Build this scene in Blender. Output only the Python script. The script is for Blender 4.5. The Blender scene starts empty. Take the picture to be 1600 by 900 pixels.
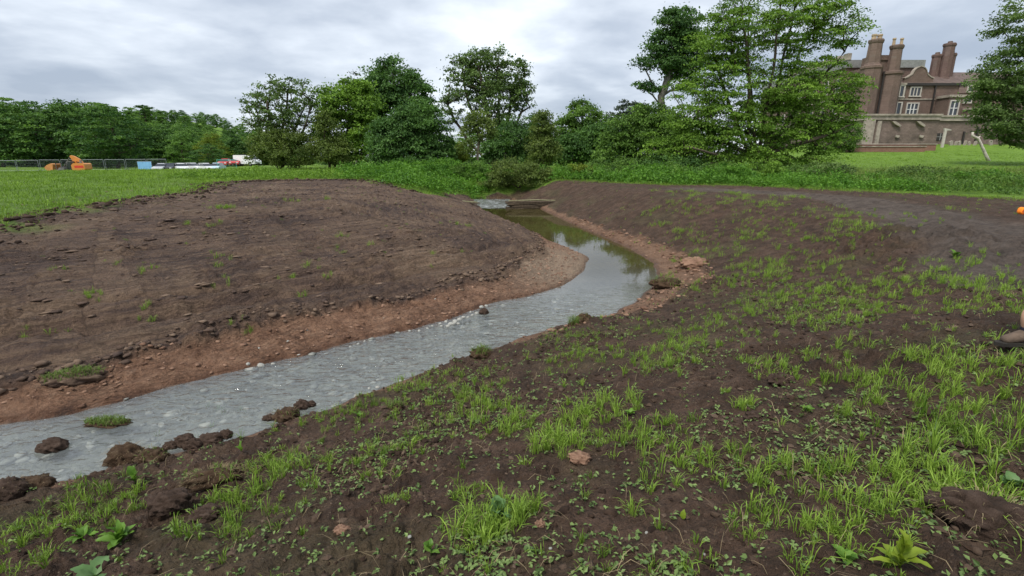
import bpy, math, random
import numpy as np
from mathutils import Vector
random.seed(3)
RNG = np.random.default_rng(11)
SC = bpy.context.scene
COL = SC.collection

# ------------------------------------------------------------------ camera
F = 782.0                      # focal length in pixels of a 1600 px wide frame
PITCH = math.radians(14.7)
CP, SP = math.cos(PITCH), math.sin(PITCH)
EYE = 3.0                      # eye height above the water level (z = 0)
cam = bpy.data.objects.new('camera', bpy.data.cameras.new('camera'))
COL.objects.link(cam)
cam.location = (0, 0, EYE)
cam.rotation_euler = (math.radians(90) - PITCH, 0, 0)
cam.data.sensor_width = 36
cam.data.lens = F / 1600 * 36
cam.data.clip_start = 0.05
cam.data.clip_end = 5000
SC.camera = cam
SC.view_settings.view_transform = 'Standard'
SC.view_settings.look = 'None'
SC.view_settings.exposure = 1.22
SC.view_settings.gamma = 1.0

# ------------------------------------------------------------------ overcast sky and soft sun
SUN_EL, SUN_AZ = math.radians(58), math.radians(-140)     # azimuth from +Y towards +X
w = bpy.data.worlds.new('World')
SC.world = w
w.use_nodes = True
nt = w.node_tree
nt.nodes.clear()
def N(nt, t, **kw):
    n = nt.nodes.new(t)
    for k, v in kw.items():
        if k.startswith('_'):
            setattr(n, k[1:], v)
        else:
            n.inputs[k.replace('__', ' ')].default_value = v
    return n
def L(nt, a, b):
    nt.links.new(a, b)
def math_node(nt, op, a, b=None, clamp=False):
    n = nt.nodes.new('ShaderNodeMath'); n.operation = op; n.use_clamp = clamp
    for i, s in enumerate((a, b)):
        if s is None: continue
        if isinstance(s, (int, float)): n.inputs[i].default_value = s
        else: nt.links.new(s, n.inputs[i])
    return n.outputs[0]
def ramp(nt, fac, stops, interp='LINEAR'):
    n = nt.nodes.new('ShaderNodeValToRGB')
    n.color_ramp.interpolation = interp
    el = n.color_ramp.elements
    while len(el) < len(stops): el.new(0.5)
    for e, (p, c) in zip(el, stops):
        e.position = p
        e.color = (c[0], c[1], c[2], 1) if not isinstance(c, (int, float)) else (c, c, c, 1)
    nt.links.new(fac, n.inputs[0])
    return n.outputs[0]
def mixc(nt, fac, a, b, blend='MIX'):
    n = nt.nodes.new('ShaderNodeMix'); n.data_type = 'RGBA'; n.blend_type = blend
    for i, s in ((0, fac), (6, a), (7, b)):
        if isinstance(s, (int, float)): n.inputs[i].default_value = s
        elif isinstance(s, tuple): n.inputs[i].default_value = (s[0], s[1], s[2], 1)
        else: nt.links.new(s, n.inputs[i])
    return n.outputs[2]
def noise(nt, vec, scale, detail=4, rough=0.55, dist=0.0):
    n = N(nt, 'ShaderNodeTexNoise', Scale=scale, Detail=detail, Roughness=rough, Distortion=dist)
    if vec is not None: nt.links.new(vec, n.inputs['Vector'])
    return n.outputs[0]

tc = N(nt, 'ShaderNodeTexCoord')
sep = N(nt, 'ShaderNodeSeparateXYZ'); L(nt, tc.outputs['Generated'], sep.inputs[0])
zc = math_node(nt, 'ADD', math_node(nt, 'MAXIMUM', sep.outputs[2], 0.0), 0.16)
comb = N(nt, 'ShaderNodeCombineXYZ')
L(nt, math_node(nt, 'DIVIDE', sep.outputs[0], zc), comb.inputs[0])
L(nt, math_node(nt, 'DIVIDE', sep.outputs[1], zc), comb.inputs[1])
mp = N(nt, 'ShaderNodeMapping'); L(nt, comb.outputs[0], mp.inputs[0])
mp.inputs['Location'].default_value = (0.35, 0.0, 0.0)
n1 = noise(nt, mp.outputs[0], 0.50, 7, 0.52, 0.25)
n2 = noise(nt, mp.outputs[0], 1.9, 6, 0.5, 0.2)
nn = math_node(nt, 'ADD', math_node(nt, 'MULTIPLY', n1, 0.72), math_node(nt, 'MULTIPLY', n2, 0.28))
cl = ramp(nt, nn, [(0.37, (3.1, 3.6, 4.45)), (0.45, (4.2, 4.7, 5.5)), (0.52, (5.9, 6.4, 7.1)), (0.58, (7.8, 8.3, 8.8)), (0.64, (9.6, 9.9, 10.2))])
sky = N(nt, 'ShaderNodeTexSky')
sky.sky_type = 'NISHITA'; sky.sun_disc = False
sky.sun_elevation = SUN_EL; sky.sun_rotation = SUN_AZ
col = mixc(nt, 0.9, sky.outputs[0], cl)
bg = N(nt, 'ShaderNodeBackground', Strength=0.0625)
L(nt, col, bg.inputs[0])
wo = N(nt, 'ShaderNodeOutputWorld'); L(nt, bg.outputs[0], wo.inputs[0])

sl = bpy.data.lights.new('sun', 'SUN')
sl.energy = 1.5; sl.angle = math.radians(14); sl.color = (1.0, 0.96, 0.9)
so = bpy.data.objects.new('sun', sl); COL.objects.link(so)
sd = Vector((math.sin(SUN_AZ) * math.cos(SUN_EL), math.cos(SUN_AZ) * math.cos(SUN_EL), math.sin(SUN_EL)))
so.rotation_euler = sd.to_track_quat('Z', 'Y').to_euler()
so.location = (0, 0, 60)

# ------------------------------------------------------------------ helpers
def ray(u, v):
    dx, dy = (u - 800) / F, (v - 450) / F
    return dx, CP - dy * SP, dy * CP + SP          # right, forward, down
def PX(u, v, Y):
    r, f, d = ray(u, v); t = Y / f
    return np.array((r * t, Y, EYE - d * t))
def FL(u, v, h):                                    # point on the level h below the eye
    r, f, d = ray(u, v); t = h / d
    return (r * t, f * t)

def tag(o, label=None, cat=None, group=None, kind=None):
    if label: o['label'] = label
    if cat: o['category'] = cat
    if group: o['group'] = group
    if kind: o['kind'] = kind
    return o
def empty(name, loc, label, cat, group=None, rz=0.0):
    o = bpy.data.objects.new(name, None); COL.objects.link(o)
    o.empty_display_size = 0.2
    o.location = [float(c) for c in loc]; o.rotation_euler = (0, 0, rz)
    return tag(o, label, cat, group)
def link(name, me, mat=None, parent=None):
    o = bpy.data.objects.new(name, me); COL.objects.link(o)
    if mat is not None and not me.materials: me.materials.append(mat)
    if parent is not None: o.parent = parent
    return o
def npmesh(name, V, F_, attrs=None, smooth=False):
    """V (n,3); F_ (m,k) one polygon size"""
    me = bpy.data.meshes.new(name)
    V = np.asarray(V, np.float32); F_ = np.asarray(F_, np.int32)
    m, k = F_.shape
    me.vertices.add(len(V)); me.vertices.foreach_set('co', V.ravel())
    me.loops.add(m * k); me.loops.foreach_set('vertex_index', F_.ravel())
    me.polygons.add(m)
    me.polygons.foreach_set('loop_start', np.arange(0, m * k, k, dtype=np.int32))
    me.polygons.foreach_set('loop_total', np.full(m, k, np.int32))
    me.polygons.foreach_set('use_smooth', np.full(m, smooth, bool))
    for nme, arr in (attrs or {}).items():
        arr = np.asarray(arr, np.float32)
        if arr.ndim == 1:
            a = me.attributes.new(nme, 'FLOAT', 'POINT'); a.data.foreach_set('value', arr)
        else:
            a = me.attributes.new(nme, 'FLOAT_VECTOR', 'POINT'); a.data.foreach_set('vector', arr.ravel())
    me.update(); me.validate()
    return me
class MB:
    """collects plain polygons into one mesh"""
    def __init__(s): s.v = []; s.f = []
    def add(s, vs, fs):
        b = len(s.v); s.v += [tuple(map(float, p)) for p in vs]; s.f += [tuple(i + b for i in f) for f in fs]; return s
    def box(s, x0, x1, y0, y1, z0, z1):
        v = [(x, y, z) for z in (z0, z1) for y in (y0, y1) for x in (x0, x1)]
        return s.add(v, [(0, 2, 3, 1), (4, 5, 7, 6), (0, 1, 5, 4), (2, 6, 7, 3), (0, 4, 6, 2), (1, 3, 7, 5)])
    def prism(s, poly, axis, a, b):
        """extrude a 2-D polygon along an axis: 'y' poly=(x,z), 'x' poly=(y,z), 'z' poly=(x,y)"""
        n = len(poly)
        def p(q, t): return (q[0], t, q[1]) if axis == 'y' else ((t, q[0], q[1]) if axis == 'x' else (q[0], q[1], t))
        v = [p(q, a) for q in poly] + [p(q, b) for q in poly]
        f = [tuple(range(n)), tuple(range(2 * n - 1, n - 1, -1))]
        f += [(i, i + n, (i + 1) % n + n, (i + 1) % n) for i in range(n)]
        return s.add(v, f)
    def ngon_shaft(s, cx, cy, prof, n=8, rot=math.pi / 8):
        """prof: list of (z, r)"""
        v = []; f = []
        for z, r in prof:
            v += [(cx + r * math.cos(rot + 2 * math.pi * i / n), cy + r * math.sin(rot + 2 * math.pi * i / n), z) for i in range(n)]
        for k in range(len(prof) - 1):
            f += [(k * n + i, k * n + (i + 1) % n, (k + 1) * n + (i + 1) % n, (k + 1) * n + i) for i in range(n)]
        f += [tuple(range(n - 1, -1, -1)), tuple(range((len(prof) - 1) * n, len(prof) * n))]
        return s.add(v, f)
    def tube(s, pts, radii, n=6):
        pts = [np.array(p, float) for p in pts]; v = []; f = []
        up = np.array((0.13, 0.31, 0.94))
        for i, p in enumerate(pts):
            t = pts[min(i + 1, len(pts) - 1)] - pts[max(i - 1, 0)]
            t /= (np.linalg.norm(t) + 1e-9)
            a = np.cross(t, up if abs(t @ up) < 0.95 else np.array((1., 0, 0))); a /= (np.linalg.norm(a) + 1e-9)
            b = np.cross(t, a)
            for k in range(n):
                th = 2 * math.pi * k / n
                v.append(p + radii[i] * (a * math.cos(th) + b * math.sin(th)))
        for i in range(len(pts) - 1):
            f += [(i * n + k, i * n + (k + 1) % n, (i + 1) * n + (k + 1) % n, (i + 1) * n + k) for k in range(n)]
        f += [tuple(range(n - 1, -1, -1)), tuple(range((len(pts) - 1) * n, len(pts) * n))]
        return s.add(v, f)
    def mesh(s, name, smooth=False):
        me = bpy.data.meshes.new(name); me.from_pydata(s.v, [], s.f); me.update()
        if smooth: me.polygons.foreach_set('use_smooth', [True] * len(me.polygons))
        return me
    def build(s, name, mat, parent=None, smooth=False):
        return link(name, s.mesh(name, smooth), mat, parent)

# gradient noise in numpy
def perlin(x, y, seed=0):
    xi = np.floor(x).astype(np.int64); yi = np.floor(y).astype(np.int64)
    xf = x - xi; yf = y - yi
    def g(ix, iy, dx, dy):
        h = (ix * 374761393 + iy * 668265263 + seed * 1442695041) & 0x7fffffff
        h = ((h ^ (h >> 13)) * 1274126177) & 0x7fffffff
        h = (h ^ (h >> 16)) & 0x7fffffff
        a = (h % 4096) * (2 * math.pi / 4096)
        return np.cos(a) * dx + np.sin(a) * dy
    u = xf * xf * xf * (xf * (xf * 6 - 15) + 10); v = yf * yf * yf * (yf * (yf * 6 - 15) + 10)
    a = g(xi, yi, xf, yf); b = g(xi + 1, yi, xf - 1, yf); c = g(xi, yi + 1, xf, yf - 1); d = g(xi + 1, yi + 1, xf - 1, yf - 1)
    return (a + u * (b - a) + v * (c - a + u * (a - b - c + d))) * 1.5
def fbm(x, y, octv=4, seed=0, gain=0.5):
    s = 0; a = 1.0; t = 0
    for i in range(octv):
        s = s + a * perlin(x * 2 ** i, y * 2 ** i, seed + i * 7); t += a; a *= gain
    return s / t
def sstep(x, a, b):
    t = np.clip((x - a) / (b - a), 0, 1); return t * t * (3 - 2 * t)

# ------------------------------------------------------------------ the lie of the land
R_EDGE = [(-30, -13), (-14, -2.2)] + [FL(u, v, 3.0) for u, v in [(0, 762), (90, 752), (160, 738), (240, 715), (360, 688), (480, 650), (600, 605), (700, 570), (750, 550), (830, 525), (905, 503), (960, 490), (1000, 466), (1032, 437), (1022, 412), (985, 389), (940, 369), (890, 348), (856, 332)]] + [(1.6, 30.5), (0.3, 32.5), (0.1, 35)]
L_EDGE = [(-30, -9), (-15, -1.4)] + [FL(u, v, 3.0) for u, v in [(0, 665), (120, 645), (250, 610), (400, 573), (550, 535), (650, 513), (720, 492), (770, 474), (830, 462), (880, 447), (915, 422), (920, 402), (890, 389), (862, 378), (830, 362), (790, 345), (757, 332)]] + [(-1.9, 30.5), (-2.2, 32.5), (-2.3, 35)]
R_EDGE = np.array(R_EDGE); L_EDGE = np.array(L_EDGE)
STREAM = np.vstack([L_EDGE, R_EDGE[::-1]])
MUD_LIM = [(-60, -8), (-30, 6)] + [FL(u, v, 1.5) for u, v in [(-60, 352), (0, 341), (160, 321), (300, 301), (345, 285), (450, 281), (560, 281), (620, 290)]] + [FL(650, 298, 1.75), FL(700, 309, 2.25), (-4.2, 31.5), (-3.4, 34.5), (0.5, 36), (3.4, 34.5), (5.6, 31.4), (7.4, 29.2), (9.0, 28.0)] + [FL(u, v, 1.6) for u, v in [(1100, 292), (1230, 297), (1350, 303), (1480, 309), (1620, 318)]] + [(40, 20), (60, -60), (-60, -60)]
MUD_LIM = np.array(MUD_LIM)
TRACK = np.array([(14, 1)] + [FL(u, v, 1.5) for u, v in [(1650, 420), (1560, 372), (1450, 335), (1330, 310), (1200, 300), (1080, 295)]])

def dist_poly(x, y, P, closed=False, need_s=False):
    best = np.full(x.shape, 1e18); s_best = np.zeros(x.shape); acc = 0.0
    n = len(P)
    for i in range(n if closed else n - 1):
        a = P[i]; b = P[(i + 1) % n]; ab = b - a; l2 = ab @ ab; ln = math.sqrt(l2)
        t = np.clip(((x - a[0]) * ab[0] + (y - a[1]) * ab[1]) / l2, 0, 1)
        d = (x - a[0] - t * ab[0]) ** 2 + (y - a[1] - t * ab[1]) ** 2
        m = d < best
        best = np.where(m, d, best)
        if need_s: s_best = np.where(m, acc + t * ln, s_best)
        acc += ln
    return (np.sqrt(best), s_best) if need_s else np.sqrt(best)
def inside(x, y, P):
    r = np.zeros(x.shape, bool); n = len(P)
    for i in range(n):
        a = P[i]; b = P[(i + 1) % n]
        if a[1] == b[1]: continue
        c = ((a[1] > y) != (b[1] > y)) & (x < (b[0] - a[0]) * (y - a[1]) / (b[1] - a[1]) + a[0])
        r ^= c
    return r

def land(x, y):
    """every field of the terrain at the points (x, y)"""
    x = np.asarray(x, float); y = np.asarray(y, float)
    wx = x + 0.10 * fbm(x * 1.7, y * 1.7, 3, 5); wy = y + 0.10 * fbm(x * 1.7, y * 1.7, 3, 6)
    dL, sL = dist_poly(wx, wy, L_EDGE, need_s=True)
    dR, sR = dist_poly(wx, wy, R_EDGE, need_s=True)
    ins = inside(wx, wy, STREAM)
    left = dL < dR
    d = np.where(left, dL, dR); s = np.where(left, sL, sR)
    kL = np.interp(y, [8, 13, 24, 40], [1, 1, 0.55, 0.5]); kR = np.interp(y, [9, 14, 20, 40], [1, 0.85, 0.55, 0.5])
    zl = np.interp(dL / kL, [0, 0.12, 0.5, 1.15, 1.45, 4, 7.5, 9.6, 12, 40], [0, .07, .15, .28, .42, .80, 1.28, 1.50, 1.55, 1.55])
    zr = np.interp(dR / kR, [0, 0.12, 0.5, 1.2, 3, 5.4, 6.3, 8, 40], [0, .06, .15, .30, .78, 1.38, 1.47, 1.5, 1.5])
    # the low sandy point inside the bend
    tip = np.exp(-(((x - 1.2) / 1.8) ** 2 + ((y - 13.6) / 2.3) ** 2))
    zl = zl * (1 - 0.62 * tip)
    z = np.where(left, zl, zr)
    deep = np.interp(y, [8, 11, 14, 40], [.13, .16, .38, .42])
    z = np.where(ins, -np.minimum(deep, 0.5 * d), z)
    # field falling away behind its crest, hill, lawn rising to the house
    far = sstep(np.hypot(x, y), 66, 100) * sstep(x / np.maximum(y, 1), -0.05, -0.3)
    z = z - 1.15 * far
    rat = x / np.maximum(y, 1.0)
    hill = sstep(y - 0.2 * x, 175, 420) * sstep(-rat, 0.36, 0.62)
    z = z + 26 * hill
    lawn = np.interp(y, [24, 45, 70, 88, 99, 130], [0, .45, 1.45, 2.4, 3.75, 4.2]) * sstep(rat, 0.30, 0.58)
    z = z + np.where(left | (y < 24), 0, lawn)
    z = z + 1.0 * np.exp(-(((x + 55) / 11) ** 2 + ((y - 106) / 8) ** 2))
    mud = inside(x + 0.5 * fbm(x * .9, y * .9, 3, 21), y + 0.5 * fbm(x * .9, y * .9, 3, 22), MUD_LIM) & ~ins
    return dict(z=z, d=d, s=s, ins=ins, left=left, mud=mud, k=np.where(left, kL, kR), hill=hill, rat=rat, tip=tip)
def full(x, y):
    q = land(x, y); x = np.asarray(x, float); y = np.asarray(y, float)
    r = np.hypot(x, y); lod = 1 / (1 + (r / 60) ** 2)
    mud = q['mud']; left = q['left']; d = q['d']; s = q['s']
    # clay margin
    dk = d / q['k'] + np.where(left, .35, .65) * fbm(s * .7, d * 1.1, 4, 31)
    cw = np.where(left, np.interp(y, [5, 6, 7, 8.5, 9.5, 10.4, 12, 13.8, 16, 18.5, 24], [.55, .66, .92, 1.1, .95, .75, 1.2, 1.55, 1.2, .35, .22]), np.interp(y, [5, 8.8, 9.6, 12, 17, 22, 30], [.22, .3, .95, 1.1, 1.0, .55, .4]))
    clay = np.where(q['ins'], 1.0, 1 - sstep(dk, cw * 0.85, cw * 1.12))
    q['clay'] = clay; q['cw'] = cw; q['dk'] = dk
    td = dist_poly(x, y, TRACK) + 0.5 * fbm(x * .8, y * .8, 3, 41)
    track = (1 - sstep(td, 1.0, 1.7)) * mud
    q['track'] = track
    # relief: flakes and bucket marks lying along the bank on the left, clods on the right
    a1 = fbm(s * 0.55 + 3 * fbm(s * .3, d * .3, 2, 7), d * 3.2, 4, 51, 0.6)
    flake = np.abs(a1)
    rough = fbm(x * 2.6, y * 2.6, 5, 61, 0.62)
    clod = np.maximum(fbm(x * 5.5, y * 5.5, 4, 71, 0.6), 0)
    brk = sstep(fbm(x * .45, y * .45, 3, 81), -.1, .35)
    zz = q['z']
    crack = np.exp(-(fbm(s * 0.9 + 2 * fbm(s * .5, d * .5, 2, 17), d * 5.5, 4, 57, 0.6) / .05) ** 2)
    m1 = np.where(left, 0.16 * (0.22 - flake) * (0.35 + brk) - 0.03 * crack * (.3 + brk) + 0.06 * rough * (.3 + brk) + 0.09 * clod * brk, 0.09 * rough + 0.13 * clod * (0.35 + brk) + .03 * fbm(x * 9, y * 9, 3, 74, .6) / (1 + (r / 9) ** 2))
    # strips a bucket wide drawn down the left bank
    sw = s / 1.75 + .25 * fbm(s * .4, d * .5, 2, 19); si = np.floor(sw); sf = sw - si
    hs_ = np.modf(np.abs(np.sin(si * 12.9898) * 43758.5))[0]
    q['strip'] = np.where(left, hs_, .5)
    m1 = m1 + np.where(left, .05 * (hs_ - .5) + .03 * np.exp(-(np.minimum(sf, 1 - sf) / .06) ** 2), 0) * np.clip(dk - cw, 0, 1)
    # two ruts along the foot of the left bank
    rut = np.exp(-((dk - 2.0) / .16) ** 2) + np.exp(-((dk - 2.9) / .2) ** 2) - 0.6 * np.exp(-((dk - 2.45) / .2) ** 2)
    m1 = m1 - np.where(left, 0.15 * rut * sstep(y, 5, 8) * (1 - sstep(y, 16, 19)), 0)
    # ragged edge of the dark soil above the clay
    m1 = m1 + np.where(left, 0.09, .03) * np.exp(-((dk - cw * 1.12) / .18) ** 2) * (0.6 + 1.6 * rough)
    m1 = np.where(clay > .5, (0.075 * rough + 0.10 * clod * np.clip(d / .4, .2, 1)) * (1 - .85 * q['tip']), m1)
    m1 = np.where(track > .3, -.07 * (np.exp(-((td - .25) / .16) ** 2) + np.exp(-((td - 1.1) / .18) ** 2)) + 0.06 * rough * .6 + 0.055 * fbm(x * 1.4, y * 1.4, 5, 91, .6), m1)
    m1 = np.where(mud, m1, 0.10 * fbm(x * .5, y * .5, 4, 101))
    m1 = np.where(q['ins'], 0.02 * rough, m1) * np.clip(d / .2, 0.0, 1) * lod
    rid = PXG_RIDGE
    m1 = m1 + 0.20 * np.exp(-(((x - rid[0]) / 1.5) ** 2 + ((y - rid[1]) / 1.6) ** 2)) * (1 + 1.5 * rough)
    q['rough'] = rough; q['brk'] = brk
    q['z'] = zz + m1 + np.where(r > 60, 0.9 * fbm(x * .03, y * .03, 3, 111) * sstep(r, 90, 160), 0)
    return q
PXG_RIDGE = FL(1430, 372, 1.6)
def Hz(x, y):
    return full(np.atleast_1d(x), np.atleast_1d(y))['z']
def H1(x, y):
    return float(Hz(x, y)[0])
_T = np.concatenate([np.linspace(1.0, 8, 260), np.linspace(8.05, 60, 420)])
def GP(u, v):
    """the ground point seen at pixel (u, v)"""
    r, f, dn = ray(u, v)
    x, y, z = r * _T, f * _T, EYE - dn * _T
    h = np.maximum(Hz(x, y), 0)
    i = int(np.argmax(z <= h))
    if i == 0: i = len(_T) - 1
    return np.array((x[i], y[i], h[i]))

# ------------------------------------------------------------------ materials
def new_mat(name):
    m = bpy.data.materials.new(name); m.use_nodes = True
    t = m.node_tree; t.nodes.clear()
    out = t.nodes.new('ShaderNodeOutputMaterial')
    return m, t, out
def attr(t, name, vec=False):
    n = t.nodes.new('ShaderNodeAttribute'); n.attribute_name = name
    return n.outputs['Vector' if vec else 'Fac']
def bsdf(t, out, col, rough=0.8, bump=None, spec=0.3, metal=0.0, dist=0.02, strength=1.0):
    b = t.nodes.new('ShaderNodeBsdfPrincipled')
    for nme, v in (('Base Color', col), ('Roughness', rough), ('Specular IOR Level', spec), ('Metallic', metal)):
        if isinstance(v, tuple): b.inputs[nme].default_value = (*v, 1)
        elif isinstance(v, (int, float)): b.inputs[nme].default_value = v
        else: t.links.new(v, b.inputs[nme])
    if bump is not None:
        bn = t.nodes.new('ShaderNodeBump'); bn.inputs['Strength'].default_value = strength; bn.inputs['Distance'].default_value = dist
        t.links.new(bump, bn.inputs['Height']); t.links.new(bn.outputs[0], b.inputs['Normal'])
    t.links.new(b.outputs[0], out.inputs[0])
    return b
def objco(t, kind='Object'):
    return t.nodes.new('ShaderNodeTexCoord').outputs[kind]
def simple_mat(name, col, rough=0.7, var=0.25, scale=3.0, metal=0.0, spec=0.3, bump=0.0, bscale=20.0, dirt=0.0):
    m, t, out = new_mat(name); co = objco(t)
    n = noise(t, co, scale, 5, .6)
    c = ramp(t, n, [(0.3, tuple(max(0, k * (1 - var)) for k in col)), (0.7, tuple(min(1, k * (1 + var)) for k in col))])
    if dirt:
        n2 = noise(t, co, scale * .45, 6, .7)
        c = mixc(t, ramp(t, n2, [(.48, 0.0), (.72, dirt)]), c, (.06, .05, .04))
    bsdf(t, out, c, rough, noise(t, co, bscale, 4, .6) if bump else None, spec, metal, dist=bump if bump else .01)
    return m
def leaf_mat(name, dark, light, rough=0.5, trans=0.35, objvar=0.0):
    m, t, out = new_mat(name)
    f = attr(t, 'tint')
    if objvar:
        oi = t.nodes.new('ShaderNodeObjectInfo')
        f = math_node(t, 'ADD', f, math_node(t, 'MULTIPLY', math_node(t, 'SUBTRACT', oi.outputs['Random'], 0.5), objvar), True)
    mid = tuple((a + b) / 2 for a, b in zip(dark, light))
    c = ramp(t, f, [(0.0, dark), (0.5, mid), (1.0, light)])
    b = t.nodes.new('ShaderNodeBsdfPrincipled')
    b.inputs['Roughness'].default_value = rough; b.inputs['Specular IOR Level'].default_value = 0.22
    t.links.new(c, b.inputs['Base Color'])
    tr = t.nodes.new('ShaderNodeBsdfTranslucent')
    t.links.new(mixc(t, 1.0, c, (1.0, 1.0, 0.55), 'MULTIPLY'), tr.inputs[0])
    mx = t.nodes.new('ShaderNodeMixShader'); mx.inputs[0].default_value = trans
    t.links.new(b.outputs[0], mx.inputs[1]); t.links.new(tr.outputs[0], mx.inputs[2])
    t.links.new(mx.outputs[0], out.inputs[0])
    return m

def ground_material():
    m, t, out = new_mat('earth_and_grass')
    co = objco(t)
    flow = attr(t, 'flow', True)
    grass, clay, track, wet, bed, left, sand, green = (attr(t, k) for k in ('grass', 'clay', 'track', 'wet', 'bed', 'left', 'sand', 'green'))
    big = noise(t, co, 0.55, 5, .6, .4); mid = noise(t, co, 3.2, 6, .65, .2); fine = noise(t, co, 21, 6, .68)
    mps = t.nodes.new('ShaderNodeMapping'); mps.inputs['Scale'].default_value = (0.9, 5.5, 1); t.links.new(flow, mps.inputs[0])
    strk = noise(t, mps.outputs[0], 1.3, 7, .68, .35)
    # left bank: smeared brown to purple-grey earth
    mixn = math_node(t, 'ADD', math_node(t, 'MULTIPLY', math_node(t, 'SUBTRACT', attr(t, 'strip'), .5), .075), math_node(t, 'ADD', math_node(t, 'MULTIPLY', big, .45), math_node(t, 'ADD', math_node(t, 'MULTIPLY', strk, .40), math_node(t, 'MULTIPLY', fine, .15))))
    mudl = ramp(t, mixn, [(.38, (0.052, 0.035, 0.029)), (.46, (0.098, 0.063, 0.048)), (.51, (0.150, 0.096, 0.066)), (.57, (0.205, 0.136, 0.089)), (.68, (0.273, 0.195, 0.136))])
    # right bank: dark crumbly topsoil
    mixr = math_node(t, 'ADD', math_node(t, 'MULTIPLY', mid, .55), math_node(t, 'ADD', math_node(t, 'MULTIPLY', fine, .3), math_node(t, 'MULTIPLY', big, .15)))
    mudr = ramp(t, mixr, [(.36, (0.035, 0.022, 0.015)), (.48, (0.074, 0.045, 0.029)), (.58, (0.120, 0.074, 0.050)), (.70, (0.201, 0.137, 0.095))])
    c = mixc(t, left, mudr, mudl)
    fk = t.nodes.new('ShaderNodeTexVoronoi'); fk.inputs['Scale'].default_value = 38.0; t.links.new(co, fk.inputs['Vector'])
    fkm = math_node(t, 'MULTIPLY', ramp(t, fk.outputs['Distance'], [(.16, 1.0), (.30, 0.0)]), ramp(t, noise(t, co, 4.5, 5, .7), [(.5, 0.0), (.62, .75)]))
    c = mixc(t, fkm, c, (.24, .175, .125))
    gm = ramp(t, math_node(t, 'ADD', math_node(t, 'MULTIPLY', mid, .5), math_node(t, 'MULTIPLY', green, .5)), [(.5, 0.0), (.8, .28)])
    c = mixc(t, gm, c, (.085, .095, .036))
    trk = ramp(t, mixr, [(.38, (0.055, 0.041, 0.032)), (.5, (0.108, 0.082, 0.065)), (.66, (0.174, 0.138, 0.113))])
    c = mixc(t, track, c, trk)
    cl = ramp(t, math_node(t, 'ADD', math_node(t, 'MULTIPLY', mid, .6), math_node(t, 'MULTIPLY', fine, .4)), [(.36, (.120, .060, .036)), (.47, (.240, .130, .078)), (.57, (.325, .188, .116)), (.70, (.41, .265, .178))])
    cl = mixc(t, left, mixc(t, .35, cl, (.11, .08, .055)), cl)
    sn = ramp(t, fine, [(.35, (0.275, 0.188, 0.125)), (.65, (0.400, 0.294, 0.206))])
    cl = mixc(t, sand, cl, sn)
    c = mixc(t, clay, c, cl)
    c = mixc(t, wet, c, mixc(t, 1.0, c, (.55, .47, .42), 'MULTIPLY'))
    vo = t.nodes.new('ShaderNodeTexVoronoi'); vo.inputs['Scale'].default_value = 6.5; t.links.new(co, vo.inputs['Vector'])
    grav = mixc(t, .55, ramp(t, vo.outputs['Color'], [(.0, (0.203, 0.209, 0.182)), (1.0, (0.594, 0.594, 0.527))]), ramp(t, mid, [(.35, (0.230, 0.230, 0.189)), (.65, (0.486, 0.486, 0.419))]))
    silt = ramp(t, mid, [(.35, (.060, .046, .016)), (.65, (.135, .105, .042))])
    sy = t.nodes.new('ShaderNodeSeparateXYZ'); t.links.new(co, sy.inputs[0])
    fy = math_node(t, 'DIVIDE', math_node(t, 'SUBTRACT', sy.outputs[1], 9.5), 4.5, True)
    c = mixc(t, bed, c, mixc(t, fy, grav, silt))
    gcol = ramp(t, math_node(t, 'ADD', math_node(t, 'MULTIPLY', mid, .35), math_node(t, 'ADD', math_node(t, 'MULTIPLY', big, .4), math_node(t, 'MULTIPLY', fine, .25))), [(.36, (0.072, 0.138, 0.017)), (.5, (0.138, 0.246, 0.026)), (.66, (0.216, 0.330, 0.046))])
    c = mixc(t, grass, c, gcol)
    h = math_node(t, 'ADD', math_node(t, 'MULTIPLY', fine, .55), math_node(t, 'ADD', math_node(t, 'MULTIPLY', strk, math_node(t, 'MULTIPLY', left, 1.6)), math_node(t, 'MULTIPLY', noise(t, co, 75, 4, .7), .22)))
    ck = noise(t, mps.outputs[0], 2.6, 5, .6, .5)
    ck = ramp(t, math_node(t, 'ABSOLUTE', math_node(t, 'SUBTRACT', ck, .5)), [(0.0, 0.0), (.028, 1.0)])
    ckm = ramp(t, noise(t, co, 1.1, 4, .6), [(.40, 0.0), (.56, 1.0)])
    lump = ramp(t, noise(t, co, 7.5, 5, .6), [(.38, 0.0), (.62, 1.0)])
    h = math_node(t, 'ADD', h, math_node(t, 'MULTIPLY', math_node(t, 'MULTIPLY', ck, ckm), math_node(t, 'MULTIPLY', left, .45)))
    h = math_node(t, 'ADD', h, math_node(t, 'MULTIPLY', lump, .35))
    rough = math_node(t, 'SUBTRACT', .92, math_node(t, 'MULTIPLY', wet, .5))
    bsdf(t, out, c, rough, h, .25, dist=.15, strength=1.0)
    return m

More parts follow.
